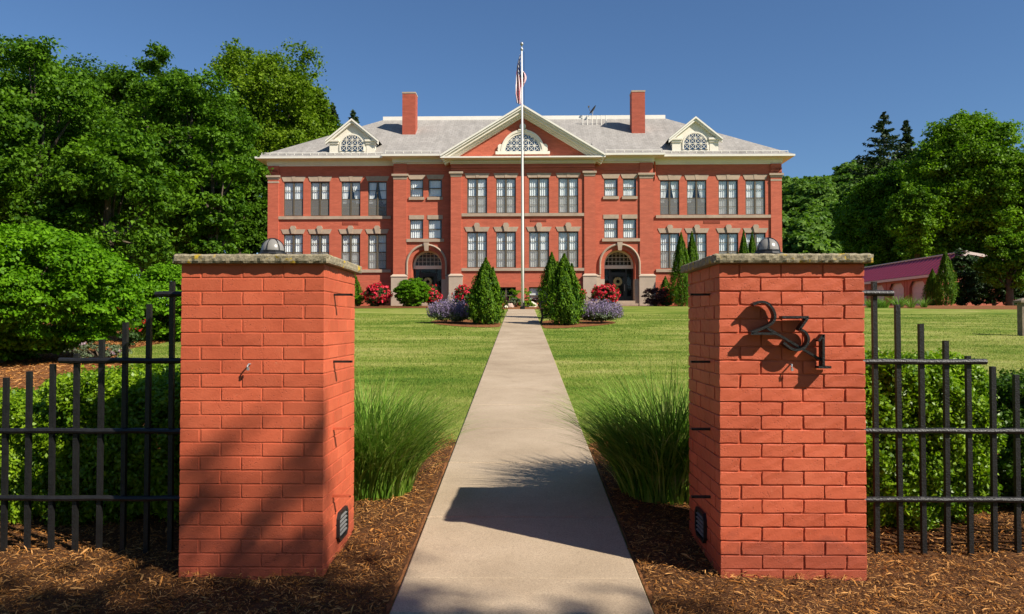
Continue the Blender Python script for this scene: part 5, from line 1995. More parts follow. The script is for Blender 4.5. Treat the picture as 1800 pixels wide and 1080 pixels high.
# ------------------------------------------------------------------ garage on the right
def garage():
    # runs away from the viewer; doors face the lawn on the left
    A = Vector((30.8, 58.0)); B = Vector((30.2, 84.0))
    d = (B - A).normalized(); n = Vector((d.y, -d.x))   # n points right (away from lawn)
    Lg = (B - A).length
    zb = gz(60) + .06
    he, hr = 2.46, 3.78
    root = thing('garage', 'long low red garage with magenta metal roof and arched pinkish doors', 'garage', (A.x, A.y, zb))
    org = (A.x, A.y, zb)
    def P(u, v, z):
        q = A + d * u + n * v
        return (q.x, q.y, zb + z)
    W1, W2 = 1.75, 6.4
    doors = [(2.05 + k * 3.25, 2.05 + k * 3.25 + 2.4) for k in range(7)]
    w_ = MB()
    top = 1.92
    ch = .45
    prev = 0
    for a, c in doors:
        w_.quad(P(prev, 0, -.3), P(a, 0, -.3), P(a, 0, he), P(prev, 0, he))
        w_.quad(P(a, 0, top), P(c, 0, top), P(c, 0, he), P(a, 0, he))
        w_.add([P(a, 0, top), P(a, 0, top - ch), P(a + ch, 0, top)], [(0, 1, 2)])
        w_.add([P(c, 0, top), P(c - ch, 0, top), P(c, 0, top - ch)], [(0, 1, 2)])
        for u in (a, c):
            w_.quad(P(u, 0, 0), P(u, .25, 0), P(u, .25, top), P(u, 0, top))
        w_.quad(P(a, 0, top), P(c, 0, top), P(c, .25, top), P(a, .25, top))
        prev = c
    w_.quad(P(prev, 0, -.3), P(Lg, 0, -.3), P(Lg, 0, he), P(prev, 0, he))
    # battens
    k = .15
    while k < Lg:
        if not any(a - .05 < k < c + .05 for a, c in doors):
            a3, b3 = P(k, -.025, -.2), P(k + .05, -.025, he - .02)
            w_.quad(P(k, -.025, -.2), P(k + .06, -.025, -.2), P(k + .06, -.025, he - .02), P(k, -.025, he - .02))
            w_.quad(P(k, 0, -.2), P(k, -.025, -.2), P(k, -.025, he - .02), P(k, 0, he - .02))
            w_.quad(P(k + .06, -.025, -.2), P(k + .06, 0, -.2), P(k + .06, 0, he - .02), P(k + .06, -.025, he - .02))
        k += .42
    w_.add([P(0, 0, -.3), P(0, W2, -.3), P(0, W2, 3.0), P(0, W1, hr), P(0, 0, he)], [(0, 1, 2, 3, 4)])
    w_.add([P(Lg, 0, -.3), P(Lg, W2, -.3), P(Lg, W2, 3.0), P(Lg, W1, hr), P(Lg, 0, he)], [(4, 3, 2, 1, 0)])
    w_.quad(P(0, W2, -.3), P(Lg, W2, -.3), P(Lg, W2, 3.0), P(0, W2, 3.0))
    w_.build('wall', M['garage_red'], root, org)
    r = MB()
    ov = .3
    zo = he - ov * (hr - he) / W1
    r.quad(P(-.5, -ov, zo + .06), P(Lg + .5, -ov, zo + .06), P(Lg + .5, W1, hr + .06), P(-.5, W1, hr + .06))
    r.quad(P(-.5, W1, hr + .06), P(Lg + .5, W1, hr + .06), P(Lg + .5, W2 + .4, 2.98), P(-.5, W2 + .4, 2.98))
    k = 0
    while k < Lg:
        a, b_, c_, e = P(k, -ov, zo + .062), P(k + .04, -ov, zo + .062), P(k + .04, W1, hr + .062), P(k, W1, hr + .062)
        up = .045
        r.add([a, b_, c_, e] + [(q[0], q[1], q[2] + up) for q in (a, b_, c_, e)], [(4, 5, 6, 7), (0, 1, 5, 4), (1, 2, 6, 5), (2, 3, 7, 6), (3, 0, 4, 7)])
        k += .6
    ro = r.build('roof', M['garage_roof'], root, org)
    t = MB()
    for a, b_ in ((P(-.5, -ov, zo - .16), P(Lg + .5, -ov, zo - .16)),):
        t.quad(a, b_, (b_[0], b_[1], b_[2] + .2), (a[0], a[1], a[2] + .2))
        t.quad(a, b_, P(Lg + .5, 0, zo - .02), P(-.5, 0, zo - .02))
    for q in ((P(-.52, -ov, zo - .12), P(-.52, W1, hr - .12)), (P(-.52, W1, hr - .12), P(-.52, W2 + .4, 2.80))):
        a, b_ = q
        t.add([a, b_, (b_[0], b_[1], b_[2] + .2), (a[0], a[1], a[2] + .2)], [(0, 1, 2, 3)])
    t.tube([P(-.4, W1, hr + .1), P(Lg + .4, W1, hr + .1)], .07, 6)
    t.build('fascia', M['garage_door'], ro, org)
    for a, c in doors:
        b = MB()
        for k in range(4):
            z0, z1 = k * top / 4, (k + 1) * top / 4 - .025
            b.quad(P(a, .22, z0), P(c, .22, z0), P(c, .22, z1), P(a, .22, z1))
            b.quad(P(a, .22, z1), P(c, .22, z1), P(c, .235, z1 + .025), P(a, .235, z1 + .025))
        b.build('garage_door', M['garage_door'], root, org)
garage()

# ------------------------------------------------------------------ hedges, ornamental grasses
def hedge(name, label, x0, x1, y0, y1, zt, mname, n, leaf=.024, seed=3, group=None):
    rg = np.random.default_rng(seed)
    cx, cy, zb = (x0 + x1) / 2, (y0 + y1) / 2, gz((y0 + y1) / 2)
    root = thing(name, label, 'hedge', (cx, cy, zb), group)
    nsp = n // 14
    # sprigs: points over a rounded block, small shoots of leaves at each
    u = rg.uniform(-1, 1, (nsp, 3))
    face = rg.choice(3, nsp, p=(.2, .46, .34))
    k = np.arange(nsp)
    sh = np.where(rg.random(nsp) < .3, rg.uniform(.3, .85, nsp), rg.uniform(.85, 1.02, nsp))
    sgn = np.where(rg.random(nsp) < .5, -1, 1)
    sgn = np.where((face == 2), 1, np.where(face == 1, np.where(rg.random(nsp) < .8, -1, 1), sgn))
    u[k, face] = sgn * sh
    q = np.abs(u) ** 5
    rad = (q.sum(1)) ** (1 / 5)
    u = u / np.maximum(1, rad)[:, None]
    wob = 1 + .09 * np.sin(u[:, 0] * 5 + seed) * np.cos(u[:, 1] * 4 + u[:, 2] * 4) + .05 * np.sin(u[:, 0] * 13 + u[:, 2] * 9 + seed)
    h = (zt - zb) / 2
    C = np.stack([cx + u[:, 0] * (x1 - x0) / 2 * wob, cy + u[:, 1] * (y1 - y0) / 2 * wob, zb + h + u[:, 2] * h * wob], 1)
    out = unit(u + np.array([0, 0, .35]) + rg.normal(size=u.shape) * .35)
    per = 14
    P = np.repeat(C, per, 0) + np.repeat(out, per, 0) * (rg.uniform(-.02, .075, (nsp * per, 1))) + rg.normal(size=(nsp * per, 3)) * .014
    Nn = unit(np.repeat(out, per, 0) * .6 + rg.normal(size=P.shape) * .7 + np.array([0, 0, .35]))
    V, Fc = leaf_arrays(P, Nn, leaf * rg.uniform(.6, 1.3, len(P)), .62)
    mesh_np('foliage', V, Fc, M[mname], root, (cx, cy, zb))
    b = MB()
    for i in range(26):
        bx, by = rg.uniform(x0 + .1, x1 - .1), rg.uniform(y0 + .12, y1 - .12)
        b.tube([(bx, by, zb - .03), (bx + rg.uniform(-.1, .1), by + rg.uniform(-.08, .08), zb + h), (bx + rg.uniform(-.16, .16), by + rg.uniform(-.1, .1), zt - .1)], [.012, .008, .003], 5)
    b.build('stems', M['bark'], root, (cx, cy, zb))
hedge('boxwood_hedge', 'bright green boxwood hedge behind the left fence, shaded beside the pier', -2.95, -1.72, 4.68, 5.75, .90, 'box', 120000, .028, seed=4, group='boxwood hedges behind the fences')
hedge('boxwood_hedge', 'lower sunlit boxwood hedge at the far left behind the fence', -4.2, -2.93, 4.72, 5.6, .76, 'box', 100000, .028, seed=5, group='boxwood hedges behind the fences')
hedge('boxwood_hedge', 'tall bright boxwood shrub behind the right fence next to the pier', 1.78, 2.80, 4.66, 5.6, 1.0, 'box', 110000, .028, seed=8, group='boxwood hedges behind the fences')
hedge('boxwood_hedge', 'dark boxwood shrub at the far right end of the fence', 3.0, 4.4, 4.85, 5.7, .84, 'box_dark', 80000, .028, seed=9, group='boxwood hedges behind the fences')

def fountain_grass(label, cx, cy, hgt, n, spread, seed, br=.33):
    rg = np.random.default_rng(seed)
    zb = gz(cy)
    root = thing('ornamental_grass', label, 'ornamental grass', (cx, cy, zb), 'tall grass clumps beside the walk')
    r = br * np.sqrt(rg.random(n)); a = rg.uniform(0, 2 * np.pi, n)
    base = np.stack([cx + r * np.cos(a) * 1.1, cy + r * np.sin(a), np.full(n, zb - .01)], 1)
    head = a + rg.normal(0, .8, n)
    lean = (.10 + .55 * rg.random(n) ** 1.2) * spread * (.45 + .75 * r / br)
    h = hgt * rg.uniform(.5, 1.02, n) * (1.08 - .25 * r / br)
    V, Fc = blades(base, h, rg.uniform(.007, .016, n), lean, 8, np.clip(rg.normal(1.0, .40, n), 0, 1.7) * spread, head)
    mesh_np('blades', V, Fc, M['ornblade'], root, (cx, cy, zb), smooth=True)
fountain_grass('tall green ornamental grass clump right of the left pier', -1.08, 5.45, .98, 3800, .46, 21, .29)
fountain_grass('large shaded ornamental grass clump left of the numbered pier', 1.04, 5.4, 1.08, 4200, .48, 22, .31)

# ------------------------------------------------------------------ shrubs and small plants
# big left shrub and its neighbours
x, y = -6.0, 10.2
shrub('burning_bush', 'huge bright green shrub at the left edge above the iron fence', 'shrub', (-9.0, 13.4, gz(13.2)), (2.1, 1.7, 1.26), 'shrub', 620, 150, .27, .08, seed=31, shell=.7)
shrub('burning_bush', 'smaller rounded green shrub behind the left pier', 'shrub', (-8.05, 18.2, gz(18.2)), (1.12, 1.0, .90), 'shrub', 260, 130, .24, .08, seed=32, shell=.7)
shrub('burning_bush', 'leafy green shrub behind the huge left shrub under the maples', 'shrub', (-13.4, 21.5, gz(21.5)), (2.0, 1.8, 1.1), 'shrub', 200, 120, .4, .09, seed=33)

def flowers(root, P, n, size, mname, zlow, org, name='blossoms'):
    # blossoms sit at the outer leaves
    c = P.mean(0)
    d = P - c
    rr = np.linalg.norm(d / (np.abs(d).max(0) + 1e-6), axis=1)
    ok = np.where((rr > np.quantile(rr, .35)) & (P[:, 2] > zlow))[0]
    i = RNG.choice(ok, size=min(n, len(ok)), replace=False)
    B = P[i] + unit(d[i]) * size * .4
    per = 6
    Q = np.repeat(B, per, 0) + RNG.normal(size=(len(B) * per, 3)) * size * .28
    Nn = unit(np.repeat(unit(d[i]), per, 0) + RNG.normal(size=Q.shape) * .6)
    V, Fc = leaf_arrays(Q, Nn, size * RNG.uniform(.6, 1.1, len(Q)), .9)
    mesh_np(name, V, Fc, M[mname], root, org)

def rose(label, px, Y, hw, h, n, petal='rose', group='red rose bushes by the school'):
    X = at(px, 530, Y)[0]
    Z = gz(Y)
    root, P = shrub('rose_bush', label, 'rose bush', (X, Y, Z), (hw, hw * .8, h / 2), 'rose_leaf', 130, 80, .20, .085, group, shell=.4)
    flowers(root, P, int(n * 2.4), .12, petal, Z + h * .22, (X, Y, Z))
rose('red rose bush at the left end by the left door pillar', 663, 44.6, .86, 1.35, 150)
rose('red rose bush partly behind the round green bush by the left door', 759, 45.6, .52, 1.2, 70)
rose('red rose bush beside the left conical evergreen', 815, 45.3, .62, 1.2, 85)
rose('red rose bush peeking out right of the paired conical evergreens', 1013, 45.3, .5, 1.2, 60)
rose('large red rose bush in front of the right arched door', 1064, 44.9, .88, 1.3, 160)
rose('orange red rose bush right of the dark purple bush', 1172, 45.6, .42, 1.1, 40, 'orange')
shrub('purple_bush', 'dark purple leaved bush right of the right door', 'bush', (at(1151, 530, 45.4)[0], 45.4, gz(45.4)), (.78, .6, .58), 'barberry', 70, 70, .2, .08, seed=41)
shrub('round_bush', 'dense round green bush left of the left arched door', 'bush', (at(723, 530, 44.2)[0], 44.2, gz(44.2)), (1.0, .95, .80), 'shrub', 420, 80, .17, .075, seed=42, shell=.45)
X, Y = -7.1, 13.9
r_, P_ = shrub('azalea', 'small red flowered shrub between the two big green shrubs on the left', 'shrub', (at(224, 560, 16.2)[0], 16.2, gz(16.2)), (.3, .3, .55), 'rose_leaf', 30, 60, .15, .06, seed=43)
flowers(r_, P_, 40, .10, 'orange', gz(16.2) + .3, tuple(r_.location))
shrub('small_shrub', 'low bright shrub at the foot of the green column left of the roses', 'shrub', (at(630, 535, 44.8)[0], 44.8, gz(44.8)), (.36, .3, .34), 'shrub', 30, 60, .14, .07, seed=44)
shrub('small_shrub', 'small rounded shrub behind the flagpole base', 'shrub', (at(915, 528, 46.0)[0], 46.0, gz(46.0)), (.62, .4, .62), 'shrub', 40, 60, .16, .07, seed=45)
shrub('small_shrub', 'low pink leaved plant beside the rocks left of the flagpole', 'shrub', (at(890, 535, 43.0)[0], 43.0, gz(43.0)), (.35, .3, .3), 'barberry', 24, 50, .12, .07, seed=46)
shrub('small_shrub', 'yellow green low plant right of the flagpole by the pale rock', 'shrub', (at(928, 536, 41.0)[0], 41.0, gz(41.0)), (.45, .3, .16), 'box', 24, 60, .1, .07, seed=47)
shrub('small_shrub', 'dark low shrub in front of the right basement window', 'shrub', (at(944, 531, 45.6)[0], 45.6, gz(45.6)), (.5, .3, .28), 'barberry', 24, 50, .12, .07, seed=48)
shrub('small_shrub', 'grey green plant between the rock and the flagpole', 'shrub', (at(906, 534, 42.0)[0], 42.0, gz(42.0)), (.42, .3, .26), 'catmint', 24, 60, .12, .07, seed=49)

def catmint(label, px, Y, hw, h, seed):
    rg = np.random.default_rng(seed)
    X = at(px, 560, Y)[0]; Z = gz(Y)
    root, P = shrub('catmint', label, 'flowering plant', (X, Y, Z), (hw, hw * .7, h * .34), 'catmint', 90, 70, .16, .05, 'catmint clumps beside the evergreens', seed=seed, stems=False)
    n = 640
    a = rg.uniform(0, 2 * np.pi, n); r = np.sqrt(rg.random(n))
    bx = X + r * np.cos(a) * hw * .95; by = Y + r * np.sin(a) * hw * .65
    hh = h * (.62 + .38 * np.sqrt(np.maximum(0, 1 - r ** 2))) * rg.uniform(.72, 1.2, n)
    V, Fc = [], []
    per = 13
    t = np.tile(np.linspace(.5, 1, per), n)
    B = np.stack([np.repeat(bx + np.cos(a) * r * .06, per), np.repeat(by, per), Z + np.repeat(hh, per) * t], 1)
    B += np.stack([np.repeat(np.cos(a) * r, per) * t * .15, np.repeat(np.sin(a) * r, per) * t * .1, 0 * t], 1)
    B += rg.normal(size=B.shape) * .012
    V, Fc = leaf_arrays(B, rg.normal(size=B.shape), .042 * rg.uniform(.6, 1.3, len(B)), .7)
    mesh_np('flower_spikes', V, Fc, M['purple'], root, (X, Y, Z))
catmint('purple flowering catmint left of the left conical evergreen', 794, 24.6, .64, .66, 51)
catmint('purple flowering catmint right of the right conical evergreen', 1052, 24.4, .64, .66, 52)

def lily(label, px, py, Y, h, n, group):
    X = at(px, py, Y)[0]; Z = gz(Y)
    root = thing('daylily', label, 'plant', (X, Y, Z), group)
    r = .12 * np.sqrt(RNG.random(n)) * (h / .5); a = RNG.uniform(0, 2 * np.pi, n)
    base = np.stack([X + r * np.cos(a), Y + r * np.sin(a), np.full(n, Z)], 1)
    V, Fc = blades(base, h * RNG.uniform(.6, 1.2, n), np.full(n, .02 * h / .5), RNG.uniform(.1, .5, n), 5, RNG.uniform(.3, 1.0, n), a)
    mesh_np('leaves', V, Fc, M['lily'], root, (X, Y, Z), smooth=True)
lily('strap leaved daylily in the mulch behind the left fence', 243, 585, 17.6, .55, 60, None)
labs = ['daylily clump nearest the red garage corner', 'daylily clump before the nearest garage door', 'large daylily clump between two garage doors', 'daylily clump before the second garage door', 'daylily clump right behind the numbered pier', 'daylily clump beside the garage by the pier']
for k, px in enumerate((1624, 1601, 1580, 1556, 1530, 1545)):
    lily(labs[k], px, 540, ground(px, 541.5 + .6 * (k % 2))[1] + 1, .62 if k != 2 else .85, 90, 'daylilies in front of the garage')

# pale pink flowers at the bed edge on the left
r_, P_ = shrub('pink_flowers', 'pale pink flowers at the mulch edge under the huge left shrub', 'flowers', (at(176, 622, 13.3)[0], 13.3, gz(13.3)), (.5, .4, .2), 'catmint', 26, 40, .1, .045, seed=61)
flowers(r_, P_, 26, .045, 'pinkfl', gz(13.3) + .04, tuple(r_.location))

def thuja(label, px, Y, h, hw, seed=None, proto=None, group='conical evergreens', mname='thuja', Z=None, tipk=1.0, multi=1):
    X = at(px, 560, Y)[0]
    Z = gz(Y) if Z is None else Z
    rg = np.random.default_rng(seed)
    root = thing('arborvitae', label, 'evergreen', (X, Y, Z), group)
    n = int(11000 * (hw / .5) ** .7 * (h / 2) ** .6)
    P, Nn, Al = [], [], []
    for mtop in range(multi):
        ox = 0 if mtop == 0 else (.42 * hw if mtop == 1 else -.4 * hw)
        oz = 1.0 if mtop == 0 else (.86 if mtop == 1 else .78)
        ww = 1.0 if mtop == 0 else .55
        nn = n if mtop == 0 else n // 3
        t = rg.random(nn) ** .8
        a = rg.uniform(0, 2 * np.pi, nn)
        prof = np.where(t < .30, .60 + .40 * np.sin(t / .30 * np.pi / 2), np.maximum(0, 1 - ((t - .30) / .70) ** 1.3)) ** 1.0
        lump = 1 + .16 * np.sin(a * 5 + t * 6) + .12 * np.sin(a * 11 + t * 3 + 1) + .10 * np.sin(a * 9 - t * 23) + .09 * np.sin(a * 17 + t * 31) + .06 * np.sin(a * 29 + t * 70)
        r = hw * ww * np.maximum(prof, .02) * lump * rg.uniform(.70, 1.02, nn) * (1 + .16 * (rg.random(nn) > .93))
        P.append(np.stack([X + ox + r * np.cos(a), Y + r * np.sin(a), Z + .03 + t * h * oz], 1))
        o = np.stack([np.cos(a), np.sin(a), np.full(nn, .35)], 1)
        Nn.append(unit(o + rg.normal(size=o.shape) * .55))
        Al.append(np.stack([np.cos(a) * .45, np.sin(a) * .45, np.ones(nn)], 1) + rg.normal(size=(nn, 3)) * .3)
    P = np.concatenate(P); Nn = np.concatenate(Nn); Al = np.concatenate(Al)
    V, Fc = leaf_arrays(P, Nn, (.055 + .045 * hw) * rg.uniform(.6, 1.35, len(P)), .42, Al)
    mesh_np('foliage', V, Fc, M[mname], root, (X, Y, Z))
    b = MB()
    b.tube([(X, Y, Z - .05), (X, Y, Z + h * .85)], [.05 * hw / .5, .01], 7)
    b.build('trunk', M['bark'], root, (X, Y, Z))
    return root
thuja('conical evergreen with split tip left of the walk', 854, 23.9, 1.98, .52, 71, multi=3)
thuja('tall conical evergreen right of the walk in front of the bench', 992, 23.6, 2.10, .54, 72, multi=2)
thuja('conical evergreen behind the bench, partly hidden by its taller neighbour', 970, 27.2, 2.25, .46, 73, multi=2)
def column(label, px, top, Y, hw, seed, mname='thuja'):
    h = at(px, top, Y)[1] - gz(Y)
    thuja(label, px, Y, h, hw, seed, group='columnar evergreens along the buildings', mname=mname)
column('narrow columnar evergreen at the left school wing beside the roses', 622, 481, 45.6, .50, 74)
column('tall columnar evergreen just left of the numbered pier', 1198, 410, 44.4, .62, 75)
column('columnar evergreen behind the tall one by the numbered pier', 1217, 408, 46.2, .55, 76)
column('small pointed evergreen right of the purple bush', 1170, 487, 46.0, .42, 77)
column('columnar evergreen above the numbered pier cap beside the lamp', 1308, 407, 46.3, .5, 78)
column('columnar evergreen seen left of the dome lamp, right of its twin', 1323, 409, 46.5, .5, 79)
column('short columnar evergreen at the garage corner', 1640, 474, 50.0, .52, 80)
column('tall columnar evergreen against the magenta garage roof', 1663, 440, 49.0, .60, 81)
for k, (px, top, Y, hw) in enumerate(((1690, 443, 53.2, 1.1), (1718, 443, 53.5, 1.2), (1748, 452, 53.4, 1.3), (1780, 457, 53.6, 1.4), (1815, 462, 53.8, 1.4))):
    h = at(px, top, Y)[1] - gz(Y)
    X = at(px, 500, Y)[0]
    shrub('dark_evergreen', ['dark evergreen at the garage end beside the tall column', 'dark evergreen hiding the garage end wall', 'dark evergreen under the white garage gable trim', 'dark evergreen behind the stone post', 'dark evergreen at the right frame edge'][k], 'evergreen', (X, Y, gz(Y)), (hw, 1.0, h / 2), 'yew', 110, 90, .4, .16, 'dark evergreens at the garage end', seed=90 + k)

# ------------------------------------------------------------------ bench, rocks, rail, stone post
def bench():
    X0, Yb = .60, 24.6
    Z = gz(Yb)
    root = thing('park_bench', 'wooden bench with black iron legs facing the walk beside the evergreens', 'bench', (X0 + .25, Yb, Z))
    org = (X0 + .25, Yb, Z)
    s = MB()
    for k in range(4):
        s.box(X0 + k * .105, X0 + k * .105 + .09, Yb - .62, Yb + .62, Z + .43, Z + .46)
    s.build('seat', M['wood'], root, org)
    b = MB()
    for k in range(3):
        b.box(X0 + .44 + k * .03, X0 + .47 + k * .03, Yb - .62, Yb + .62, Z + .55 + k * .12, Z + .64 + k * .12)
    b.build('backrest', M['wood'], root, org)
    for yy in (Yb - .5, Yb + .5):
        l = MB()
        l.tube([(X0 + .02, yy, Z), (X0 + .07, yy, Z + .22), (X0 + .03, yy, Z + .43)], .022, 8)
        l.tube([(X0 + .5, yy, Z), (X0 + .40, yy, Z + .25), (X0 + .43, yy, Z + .45), (X0 + .53, yy, Z + .92)], .022, 8)
        l.tube([(X0 + .0, yy, Z + .415), (X0 + .44, yy, Z + .415)], .02, 8)
        l.tube([(X0 + .07, yy, Z + .22), (X0 + .22, yy, Z + .28), (X0 + .40, yy, Z + .25)], .016, 6)
        l.tube([(X0 + .0, yy, Z + .66), (X0 + .25, yy, Z + .69), (X0 + .47, yy, Z + .66)], .018, 6)
        l.tube([(X0 + .02, yy, Z + .43), (X0 + .0, yy, Z + .66)], .016, 6)
        l.build('leg', M['iron'], root, org)
bench()
def rock(label, px, py, Y, rx, ry, rz, m, seed):
    rg = random.Random(seed)
    X = at(px, py, Y)[0]; Z = gz(Y)
    bm = bmesh.new()
    bmesh.ops.create_icosphere(bm, subdivisions=3, radius=1)
    for v in bm.verts:
        c = v.co.copy()
        f = 1 + .18 * math.sin(c.x * 3 + seed) * math.cos(c.y * 4) + .12 * math.sin(c.z * 5 + c.x * 4 + seed * 2)
        v.co = Vector((max(-.8, min(.85, c.x * f)) * rx, c.y * f * ry, max(-.3, c.z * f) * rz))
    me = bpy.data.meshes.new('rock'); bm.to_mesh(me); bm.free()
    o = link_mesh('rock', me, m, None, (X, Y, Z + rz * .15))
    o.rotation_euler = (0, .25 * rg.uniform(-1, 1), rg.uniform(0, 3))
    tag(o, label, 'rock', 'garden rocks by the flagpole')
rock('pale cream pointed rock right of the flagpole', 934, 533, 42.0, .36, .3, .26, M['rock'], 3)
rock('pinkish rock left of the flagpole', 897, 536, 40.5, .18, .17, .19, M['rock2'], 5)
rock('small white stone by the left evergreen', 889, 539, 39.0, .12, .1, .1, M['rock'], 7)
def handrail():
    X, Y = at(792, 535, 44.0)[0], 44.0
    Z = gz(Y)
    root = thing('step_handrail', 'small grey metal handrail beside the left door steps', 'handrail', (X, Y, Z))
    for dx in (-.12, .12):
        b = MB()
        b.tube([(X + dx, Y - .3, Z), (X + dx, Y - .3, Z + .55), (X + dx, Y + .9, Z + .85), (X + dx, Y + .9, Z + .05)], .02, 6)
        b.build('rail', M['steel'], root, (X, Y, Z))
    b = MB()
    b.tube([(X - .12, Y - .3, Z + .55), (X + .12, Y - .3, Z + .55)], .02, 6)
    b.build('crossbar', M['steel'], root, (X, Y, Z))
handrail()
def stone_post():
    Y = 19.5
    X, zt = at(1797, 526, Y)
    zb = at(1797, 585, Y)[1]
    zb = gz(Y) - .02
    root = thing('stone_post', 'weathered stone post with flat cap at the right edge of the lawn', 'post', (X, Y, zb))
    org = (X, Y, zb)
    b = MB(); b.box(X - .07, X + .12, Y - .1, Y + .1, zb, zt - .09)
    b.build('shaft', M['stone_post'], root, org)
    c = MB()
    c.box(X - .13, X + .18, Y - .16, Y + .16, zt - .09, zt - .04)
    c.add([(X - .13, Y - .16, zt - .038), (X + .18, Y - .16, zt - .038), (X + .18, Y + .16, zt - .038), (X - .13, Y + .16, zt - .038), (X + .02, Y, zt + .03)], [(0, 1, 4), (1, 2, 4), (2, 3, 4), (3, 0, 4)])
    c.build('cap', M['stone_post'], root, org)
M['stone_post'] = mat('weathered_stone_post', (.22, .17, .12), .95, .35, 12, .5, 30)
stone_post()

# ------------------------------------------------------------------ trees
def ptree(label, px, top, hw, Y, mname, seed, low_py=460, group='maples behind the lawn on the left', name='maple_tree', dens=1.0, leaf=.22, cr=.95, depth=None, shell=.42):
    X = at(px, 400, Y)[0]
    zt = at(px, top, Y)[1]
    lw = at(px, low_py, Y)[1]
    r = hw / FPX * Y
    zb = gz(Y)
    area = r * (zt - lw)
    k = int(dens * (330 + area * 14))
    tree(name, label, 'tree', (X, Y, zb), zt, (r, depth or r * .85, 0), mname, k, 170, cr * .70, leaf * (.62 if Y < 60 else .8), shell, group, max(lw, zb + .4), seed, .16 + .02 * r)
ptree('huge maple at the left edge, its top the highest on that side', 66, 68, 165, 27, 'maple', 101, 470)
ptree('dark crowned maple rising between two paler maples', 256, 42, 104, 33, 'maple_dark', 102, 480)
ptree('broad maple in the middle of the left tree row', 335, 84, 122, 31, 'maple', 103, 490)
ptree('lower maple bough mass left of the school wing', 374, 215, 72, 29, 'maple', 104, 520)
ptree('low spreading maple above the huge left shrub', 190, 215, 150, 25, 'maple', 105, 510)
ptree('maple cut by the left frame edge', -60, 120, 130, 24, 'maple', 106, 440)
ptree('airy pale green tree behind the maples', 468, 56, 122, 76, 'ash', 107, 400, name='ash_tree', dens=.5, leaf=.34, cr=1.5)
ptree('pale tree just left of the school roof', 540, 118, 66, 80, 'ash', 108, 400, name='ash_tree', dens=.8, leaf=.34, cr=1.4)
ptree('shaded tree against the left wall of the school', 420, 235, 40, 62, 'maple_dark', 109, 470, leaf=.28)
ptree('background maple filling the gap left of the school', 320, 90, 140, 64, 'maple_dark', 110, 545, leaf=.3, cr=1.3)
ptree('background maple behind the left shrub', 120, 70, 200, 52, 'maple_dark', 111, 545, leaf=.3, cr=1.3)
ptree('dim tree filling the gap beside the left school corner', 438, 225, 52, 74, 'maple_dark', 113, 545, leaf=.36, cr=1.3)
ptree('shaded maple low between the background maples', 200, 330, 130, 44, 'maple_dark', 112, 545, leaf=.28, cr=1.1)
# right side
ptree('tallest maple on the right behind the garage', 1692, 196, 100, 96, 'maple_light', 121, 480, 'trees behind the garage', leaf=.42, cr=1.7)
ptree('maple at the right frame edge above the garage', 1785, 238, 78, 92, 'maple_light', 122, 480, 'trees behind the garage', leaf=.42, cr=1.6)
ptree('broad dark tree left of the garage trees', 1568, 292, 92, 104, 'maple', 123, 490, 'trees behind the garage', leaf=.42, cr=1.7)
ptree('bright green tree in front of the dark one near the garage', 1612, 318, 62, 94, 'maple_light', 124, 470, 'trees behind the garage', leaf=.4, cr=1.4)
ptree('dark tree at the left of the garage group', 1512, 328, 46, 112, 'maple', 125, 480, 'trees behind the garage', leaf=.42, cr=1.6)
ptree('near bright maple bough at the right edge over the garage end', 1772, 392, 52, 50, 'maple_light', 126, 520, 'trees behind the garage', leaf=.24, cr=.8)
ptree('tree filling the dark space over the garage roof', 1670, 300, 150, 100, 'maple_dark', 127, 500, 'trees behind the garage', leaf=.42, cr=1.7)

def spruce(label, px, top, base, Y, hw, seed):
    rg = np.random.default_rng(seed)
    X = at(px, top, Y)[0]; zt = at(px, top, Y)[1]; zb = at(px, base, Y)[1]
    g = gz(Y)
    root = thing('spruce_tree', label, 'spruce', (X, Y, g), 'spruces on the skyline')
    R = hw / FPX * Y
    P, Nn, Al, S = [], [], [], []
    b = MB()
    b.tube([(X, Y, g - .2), (X, Y, zt)], [.28, .03], 8)
    nb = 95
    for i in range(nb):
        t = (i + rg.random()) / nb
        z = zb + (zt - zb) * t
        L = R * (1 - t) ** .85 * rg.uniform(.65, 1.1) + .12
        a = rg.uniform(0, 2 * np.pi)
        drp = .28 * L
        m = int(14 + 46 * L / max(R, .1))
        s = rg.random(m) ** .7
        px_ = X + np.cos(a) * L * s; py_ = Y + np.sin(a) * L * s
        pz = z - drp * s + .35 * L * s ** 3 - rg.random(m) * .22 * (1 - .4 * s)
        sidew = rg.normal(size=m) * .13 * L
        P.append(np.stack([px_ - np.sin(a) * sidew, py_ + np.cos(a) * sidew, pz], 1))
        Al.append(np.stack([np.full(m, np.cos(a)), np.full(m, np.sin(a)), rg.uniform(-.9, .1, m)], 1))
        Nn.append(rg.normal(size=(m, 3)) + np.array([0, 0, .8]))
        if i % 3 == 0:
            b.tube([(X, Y, z), (X + math.cos(a) * L * .9, Y + math.sin(a) * L * .9, z - drp * .6)], [.05, .012], 4)
    P = np.concatenate(P); Nn = np.concatenate(Nn); Al = np.concatenate(Al)
    V, Fc = leaf_arrays(P, Nn, .0056 * Y * rg.uniform(.6, 1.3, len(P)), .4, Al)
    mesh_np('crown', V, Fc, M['spruce'], root, (X, Y, g))
    b.build('trunk', M['bark'], root, (X, Y, g))
spruce('tall dark spruce standing above the right tree line', 1553, 198, 330, 112, 70, 131)
spruce('slimmer spruce right of the tall one on the skyline', 1592, 212, 330, 118, 36, 132)
spruce('dark spruce left of the left dormer', 584, 182, 300, 92, 38, 133)
spruce('spruce tip showing beside the left dormer apex', 621, 194, 300, 100, 34, 134)

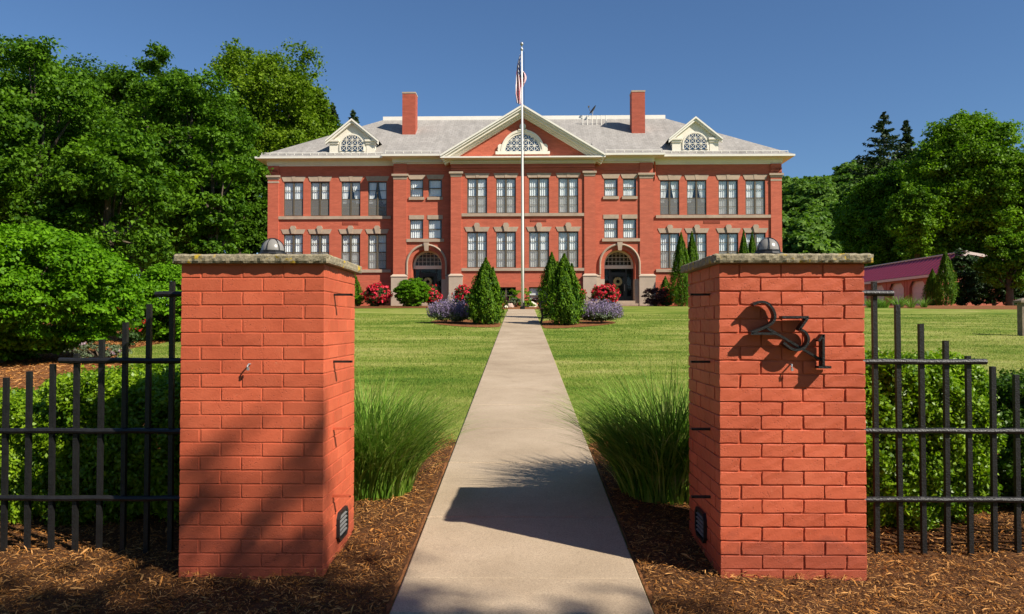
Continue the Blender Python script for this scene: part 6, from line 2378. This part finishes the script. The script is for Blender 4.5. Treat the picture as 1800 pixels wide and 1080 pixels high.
# wooded hill far behind on the right
def hill():
    xs = np.linspace(20, 170, 40); ys = np.linspace(125, 330, 40)
    gx, gy = np.meshgrid(xs, ys)
    z = 3.6 + 42 * np.clip((gy - 128) / 90, 0, 1) ** .9 * (.86 + .12 * np.sin(gx * .05 + 1.2))
    z += 2 * np.sin(gx * .11) * np.cos(gy * .07)
    V = np.stack([gx, gy, z], 2).reshape(-1, 3)
    i = np.arange(1600).reshape(40, 40)
    Fc = np.stack([i[:-1, :-1], i[:-1, 1:], i[1:, 1:], i[1:, :-1]], 2).reshape(-1, 4)
    o = mesh_np('hill', V, Fc, mat('hill_floor', (.03, .05, .015), 1.0, .3, .1), smooth=True)
    tag(o, 'steep wooded hill behind the garage', None, None, 'structure')
    rg = np.random.default_rng(77)
    Ps, Ns, Ss = [], [], []
    for k in range(300):
        Y = rg.uniform(126, 235)
        X = rg.uniform(.27, .62) * Y
        zz = 3.6 + 42 * np.clip((Y - 128) / 90, 0, 1) ** .9 * (.86 + .12 * math.sin(X * .05 + 1.2)) + 2 * math.sin(X * .11) * math.cos(Y * .07)
        r = rg.uniform(2.4, 4.6)
        P, Nn, sz, C = blob_leaves((X, Y, zz + r * 1.0), (r * .8, r * .8, r), 40, 34, r * .34, .95, .6, .7)
        Ps.append(P); Ns.append(Nn); Ss.append(sz)
    V, Fc = leaf_arrays(np.concatenate(Ps), np.concatenate(Ns), np.concatenate(Ss), .75)
    o = mesh_np('hillside_forest', V, Fc, M['forest'])
    tag(o, 'dense far-off green forest covering the hill behind the school', None, None, 'stuff')
hill()

# street tree behind the viewer: its shade falls over the foot of the left pier and the near walk
tree('street_tree', 'young street tree on the kerb behind the viewpoint, shading the gate', 'tree', (6.90, -3.84, gz(-3)), 11.2, (2.6, 2.6, 0), 'maple', 860, 120, .6, .13, .3, None, 6.2, 141, .12)

# unseen trees added behind the viewer to cut sky fill; the windows reflect them
def fill_blocking_trees():
    Ps, Ns, Ss = [], [], []
    for k in range(34):
        x = -58 + 116 * k / 33 + random.uniform(-1.5, 1.5)
        y = random.uniform(-31, -24)
        h = random.uniform(9.5, 14)
        P, Nn, sz, C = crown_leaves((x, y, h * .52), (3.2, 3.0, h * .5), 22, 16, 8, .62, 400 + k)
        Ps.append(P); Ns.append(Nn); Ss.append(sz)
    V, Fc = leaf_arrays(np.concatenate(Ps), np.concatenate(Ns), np.concatenate(Ss), .75)
    o = mesh_np('unseen_fill_trees', V, Fc, M['maple_dark'])
    tag(o, 'unseen trees across the street behind the viewpoint, added to cut sky fill', None, None, 'stuff')
fill_blocking_trees()
